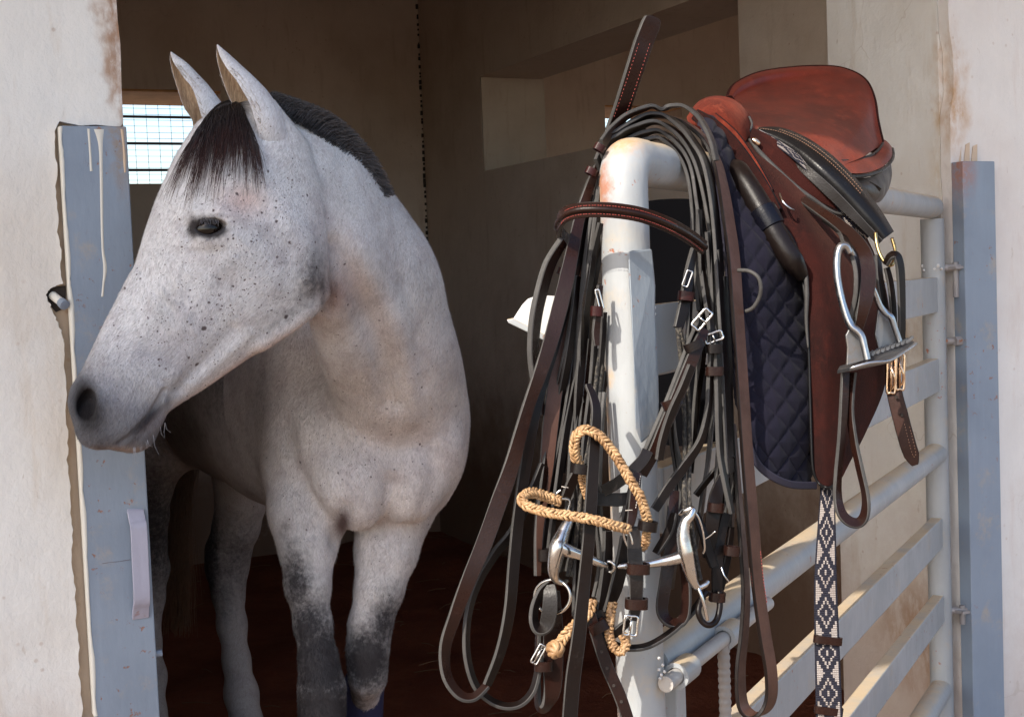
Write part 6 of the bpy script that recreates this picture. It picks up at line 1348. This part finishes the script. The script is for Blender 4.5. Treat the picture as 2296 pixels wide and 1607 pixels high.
for dx, m_ in ((0, 0), (11, .003)): cord('cord', M_cord, sn, [(1519 + dx * .4, 734, 1.40), (1526 + dx, 800, 1.40 + m_), (1532 + dx, 880, 1.395 + m_), (1535 + dx, 960, 1.39 + m_), (1535 + dx, 1040, 1.38 + m_), (1534 + dx, 1110, 1.365 + m_), (1540 + dx, 1180, 1.365 + m_), (1552 + dx, 1260, 1.368), (1560 + dx, 1300, 1.37)], 5.0)
strap('chin_strap', M_lea, sn, [(1421, 1180, 1.34, 0), (1423, 1240, 1.335, 0), (1427, 1300, 1.332, 0), (1426, 1350, 1.332, 0), (1420, 1390, 1.332, 10)], [26, 34, 32, 28, 20], .006)
keeper('strap_keeper', M_leb, sn, 1431, 1274, 1.330, 42, 23, .02, .015); keeper('strap_keeper', M_leb, sn, 1427, 1352, 1.330, 42, 23, .02, .015)
buckle(sn, 1414, 1402, 1.328, 28, 40, .1, r=3.0)
strap('chin_strap', M_lea, sn, [(1412, 1390, 1.335, 30), (1396, 1404, 1.335, 30), (1378, 1420, 1.337, 30), (1364, 1428, 1.34, 30)], [14, 20, 20, 8], .004)
wire('small_ring', M_ss, sn, [(1398, 1194, 1.335), (1406, 1186, 1.335), (1414, 1200, 1.335), (1418, 1220, 1.335), (1410, 1226, 1.337), (1402, 1212, 1.337)], 3.2, True)
strap('chin_strap', M_lea, sn, [(1362, 1190, 1.35, 40), (1361, 1250, 1.348, 40), (1354, 1310, 1.345, 40), (1342, 1365, 1.343, 45)], [22, 26, 24, 16], .005)
strap('chin_strap', M_lea, sn, [(1400, 1200, 1.352, 55), (1394, 1260, 1.35, 40), (1380, 1320, 1.347, 40), (1360, 1372, 1.345, 45)], [24, 34, 34, 20], .004)
strap('chin_strap', M_lea, sn, [(1340, 1368, 1.345, 0), (1352, 1386, 1.345, 0), (1356, 1400, 1.345, 0)], [26, 30, 24], .005); keeper('strap_keeper', M_leb, sn, 1342, 1404, 1.333, 36, 24, -.5, .010)
strap('hanging_loop', M_leb, sn, [(1512, 1100, 1.39, 10), (1508, 1150, 1.385, 10), (1503, 1230, 1.38, 10), (1491, 1310, 1.375, 15), (1484, 1366, 1.372, 30), (1498, 1392, 1.37, 45), (1522, 1396, 1.37, 45), (1536, 1376, 1.372, 40), (1539, 1320, 1.375, 40), (1532, 1260, 1.38, 40)], [22, 26, 28, 28, 28, 28, 28, 26, 24, 20], .0042, n=8)
cord('loop', M_lea, sn, [(1612, 1325, 1.385), (1614, 1360, 1.38), (1606, 1390, 1.375), (1590, 1401, 1.37), (1574, 1392, 1.37), (1566, 1370, 1.37), (1572, 1345, 1.375), (1584, 1325, 1.38)], 7)
for pts, w_ in (([(1626, 1060, 1.40, 20), (1606, 1110, 1.395, 15), (1598, 1160, 1.39, 15), (1592, 1210, 1.39, 20), (1588, 1250, 1.39, 30)], [24, 30, 32, 30, 26]), ([(1628, 1150, 1.40, 25), (1614, 1210, 1.395, 25), (1608, 1270, 1.39, 25), (1608, 1335, 1.388, 30)], [22, 24, 26, 24]),
               ([(1640, 1180, 1.40, 40), (1634, 1230, 1.40, 40), (1622, 1290, 1.395, 40), (1612, 1330, 1.39, 40)], [14, 18, 20, 18]), ([(1560, 1150, 1.39, 30), (1578, 1200, 1.385, 30), (1590, 1240, 1.385, 30), (1600, 1270, 1.385, 30)], [16, 20, 22, 18])):
    strap('side_strap', M_lea, sn, pts, w_, .0042, edge=M_lea)
for (x, y, a) in ((1605, 1137, .1), (1641, 1234, .1), (1608, 1337, .05)): keeper('strap_keeper', M_leb, sn, x, y, 1.386, 27, 20, a, .013)
wire('buckle_prong', M_ss, sn, [(1577, 1209, 1.378), (1590, 1202, 1.376), (1604, 1190, 1.374)], 2.0); wire('buckle_prong', M_ss, sn, [(1617, 1270, 1.38), (1624, 1290, 1.376), (1634, 1303, 1.378)], 2.0)
strap('thin_strap', M_lea, sn, [(1470, 1240, 1.37, 40), (1500, 1190, 1.375, 40), (1512, 1150, 1.38, 40)], [18, 22, 14], .004)
strap('thin_strap', M_lea, sn, [(1642, 1020, 1.41, 40), (1600, 1060, 1.42, 30), (1560, 1110, 1.42, 30)], 14, .004)

# ------------------------------------------------------------------ braided rawhide noseband
bz = thing('rawhide_noseband', 'tan braided rawhide noseband and knotted cord tangled among the black straps', 'noseband', P(1350, 1080, 1.31))
braid('braid', M_raw, bz, [(1300, 1046, 1.32), (1290, 1020, 1.312), (1288, 995, 1.306), (1294, 974, 1.302), (1314, 963, 1.300), (1340, 974, 1.300), (1366, 1001, 1.302), (1392, 1040, 1.304), (1418, 1084, 1.306), (1440, 1124, 1.31), (1453, 1172, 1.32)], 10.2)
braid('braid', M_raw, bz, [(1256, 1124, 1.34), (1222, 1112, 1.335), (1190, 1104, 1.325), (1171, 1116, 1.312), (1182, 1134, 1.302), (1232, 1149, 1.292), (1282, 1157, 1.290), (1332, 1165, 1.290), (1376, 1178, 1.294), (1410, 1186, 1.305)], 10.2)
braid('braid', M_raw, bz, [(1304, 1062, 1.335), (1310, 1090, 1.34), (1320, 1120, 1.345), (1326, 1140, 1.35)], 9)
braid('braid', M_raw, bz, [(1450, 1190, 1.33), (1447, 1215, 1.335), (1438, 1232, 1.34)], 9)
braid('braid', M_raw, bz, [(1328, 1346, 1.34), (1318, 1375, 1.335), (1290, 1400, 1.33), (1264, 1428, 1.325), (1252, 1446, 1.322)], 11)
braid('braid', M_raw, bz, [(1374, 1352, 1.34), (1368, 1385, 1.335), (1366, 1420, 1.333), (1376, 1450, 1.333), (1394, 1460, 1.333), (1404, 1440, 1.335), (1394, 1420, 1.338)], 9.5)
mb = MB(); kc = P(1245, 1455, 1.32)
for k_ in range(4):
    a0 = k_ * math.pi / 4; ax_ = V(math.cos(a0), .3 * math.sin(a0 * 2), math.sin(a0)); ax_ = nrm(ax_); u_k = nrm(np.cross(ax_, _F + .1)); v_k = np.cross(ax_, u_k)
    mb.tube(np.array([kc + .0068 * (u_k * math.cos(t) + v_k * math.sin(t)) + ax_ * .0022 * math.sin(2 * t) for t in np.linspace(0, 6.283, 22)[:-1]]), .0029, 7, closed=True)
G = np.array([[kc + .0062 * V(math.cos(a) * math.cos(b), math.cos(a) * math.sin(b), math.sin(a)) for b in np.linspace(0, 6.283, 13)[:-1]] for a in np.linspace(-1.57, 1.57, 8)]); mb.grid(G, cv=True)
mb.build('knot', M_raw, bz, smooth=180, fix=False)
for (x, y, z_, a) in ((1302, 1050, 1.318, .15), (1452, 1178, 1.318, .15)): keeper('loop_collar', M_lea, bz, x, y, z_, 27, 22, a, .018, .0035)
strap('collar_strap', M_lea, bz, [(1298, 1050, 1.335, 20), (1282, 1082, 1.34, 20), (1270, 1112, 1.345, 20)], [22, 24, 22], .005); stitches('thread', M_stw, bz, [(1259, 1090, 1.333), (1268, 1092, 1.331), (1276, 1093, 1.333)], 9, 9, .9)
strap('collar_strap', M_leb, bz, [(1428, 1060, 1.345, 10), (1424, 1100, 1.34, 10), (1418, 1150, 1.336, 10), (1412, 1180, 1.334, 10)], [20, 24, 22, 16], .005); stitches('thread', M_stw, bz, [(1436, 1066, 1.338), (1430, 1110, 1.333), (1424, 1146, 1.33)], 6, 4, .8); stitches('thread', M_stw, bz, [(1402, 1144, 1.33), (1412, 1143, 1.329), (1422, 1143, 1.33)], 10, 10, .9)

# ------------------------------------------------------------------ broad brown rein on the right
bl_ = thing('brown_rein', 'broad worn brown leather rein draped over the gate rail and looping at the bottom', 'rein', P(1660, 900, 1.4))
pts = [(1360, 350, 1.44), (1395, 300, 1.46), (1440, 268, 1.48), (1486, 262, 1.50), (1535, 276, 1.50), (1580, 312, 1.495), (1606, 360, 1.485), (1621, 420, 1.47), (1634, 500, 1.45), (1645, 580, 1.435), (1652, 680, 1.42), (1660, 800, 1.41), (1668, 920, 1.40), (1677, 1050, 1.395), (1688, 1180, 1.39), (1699, 1310, 1.388), (1714, 1420, 1.386), (1728, 1505, 1.385), (1728, 1565, 1.385), (1710, 1596, 1.386), (1684, 1602, 1.39), (1664, 1575, 1.395), (1660, 1500, 1.40), (1668, 1420, 1.405), (1672, 1340, 1.41), (1668, 1260, 1.415), (1660, 1160, 1.42), (1652, 1060, 1.425), (1644, 950, 1.43)]
w_, q_ = path(pts, 8); k = len(w_); fz = np.linspace(0, 1, k); wd_ = []
for i in range(k):
    v = GD * 1.0 if fz[i] < .72 else GD * 1.0; wd_.append(nrm(v + _R * np.interp(fz[i], [0, .2, .3, .65, .75, 1], [0, 0, .35, .45, .2, -.2])))
mb = MB(); mb.ribbon(w_, wd_, np.interp(fz, [0, .2, .35, .65, .8, 1], [.018, .021, .0185, .0185, .019, .018]), .0042); mb.mi = [(1 if (i % 8) in (0, 2, 3, 4, 6, 7) else 0) for i in range((k - 1) * 8)] + [1, 1]
mb.build('rein', [M_rein, M_lea], bl_, smooth=32)
for dx in (-13, 13): stitches('rein_stitching', M_str, bl_, [(1692 + dx, 1235, 1.384), (1699 + dx, 1300, 1.382), (1708 + dx, 1360, 1.381)], 7, 4, .8)
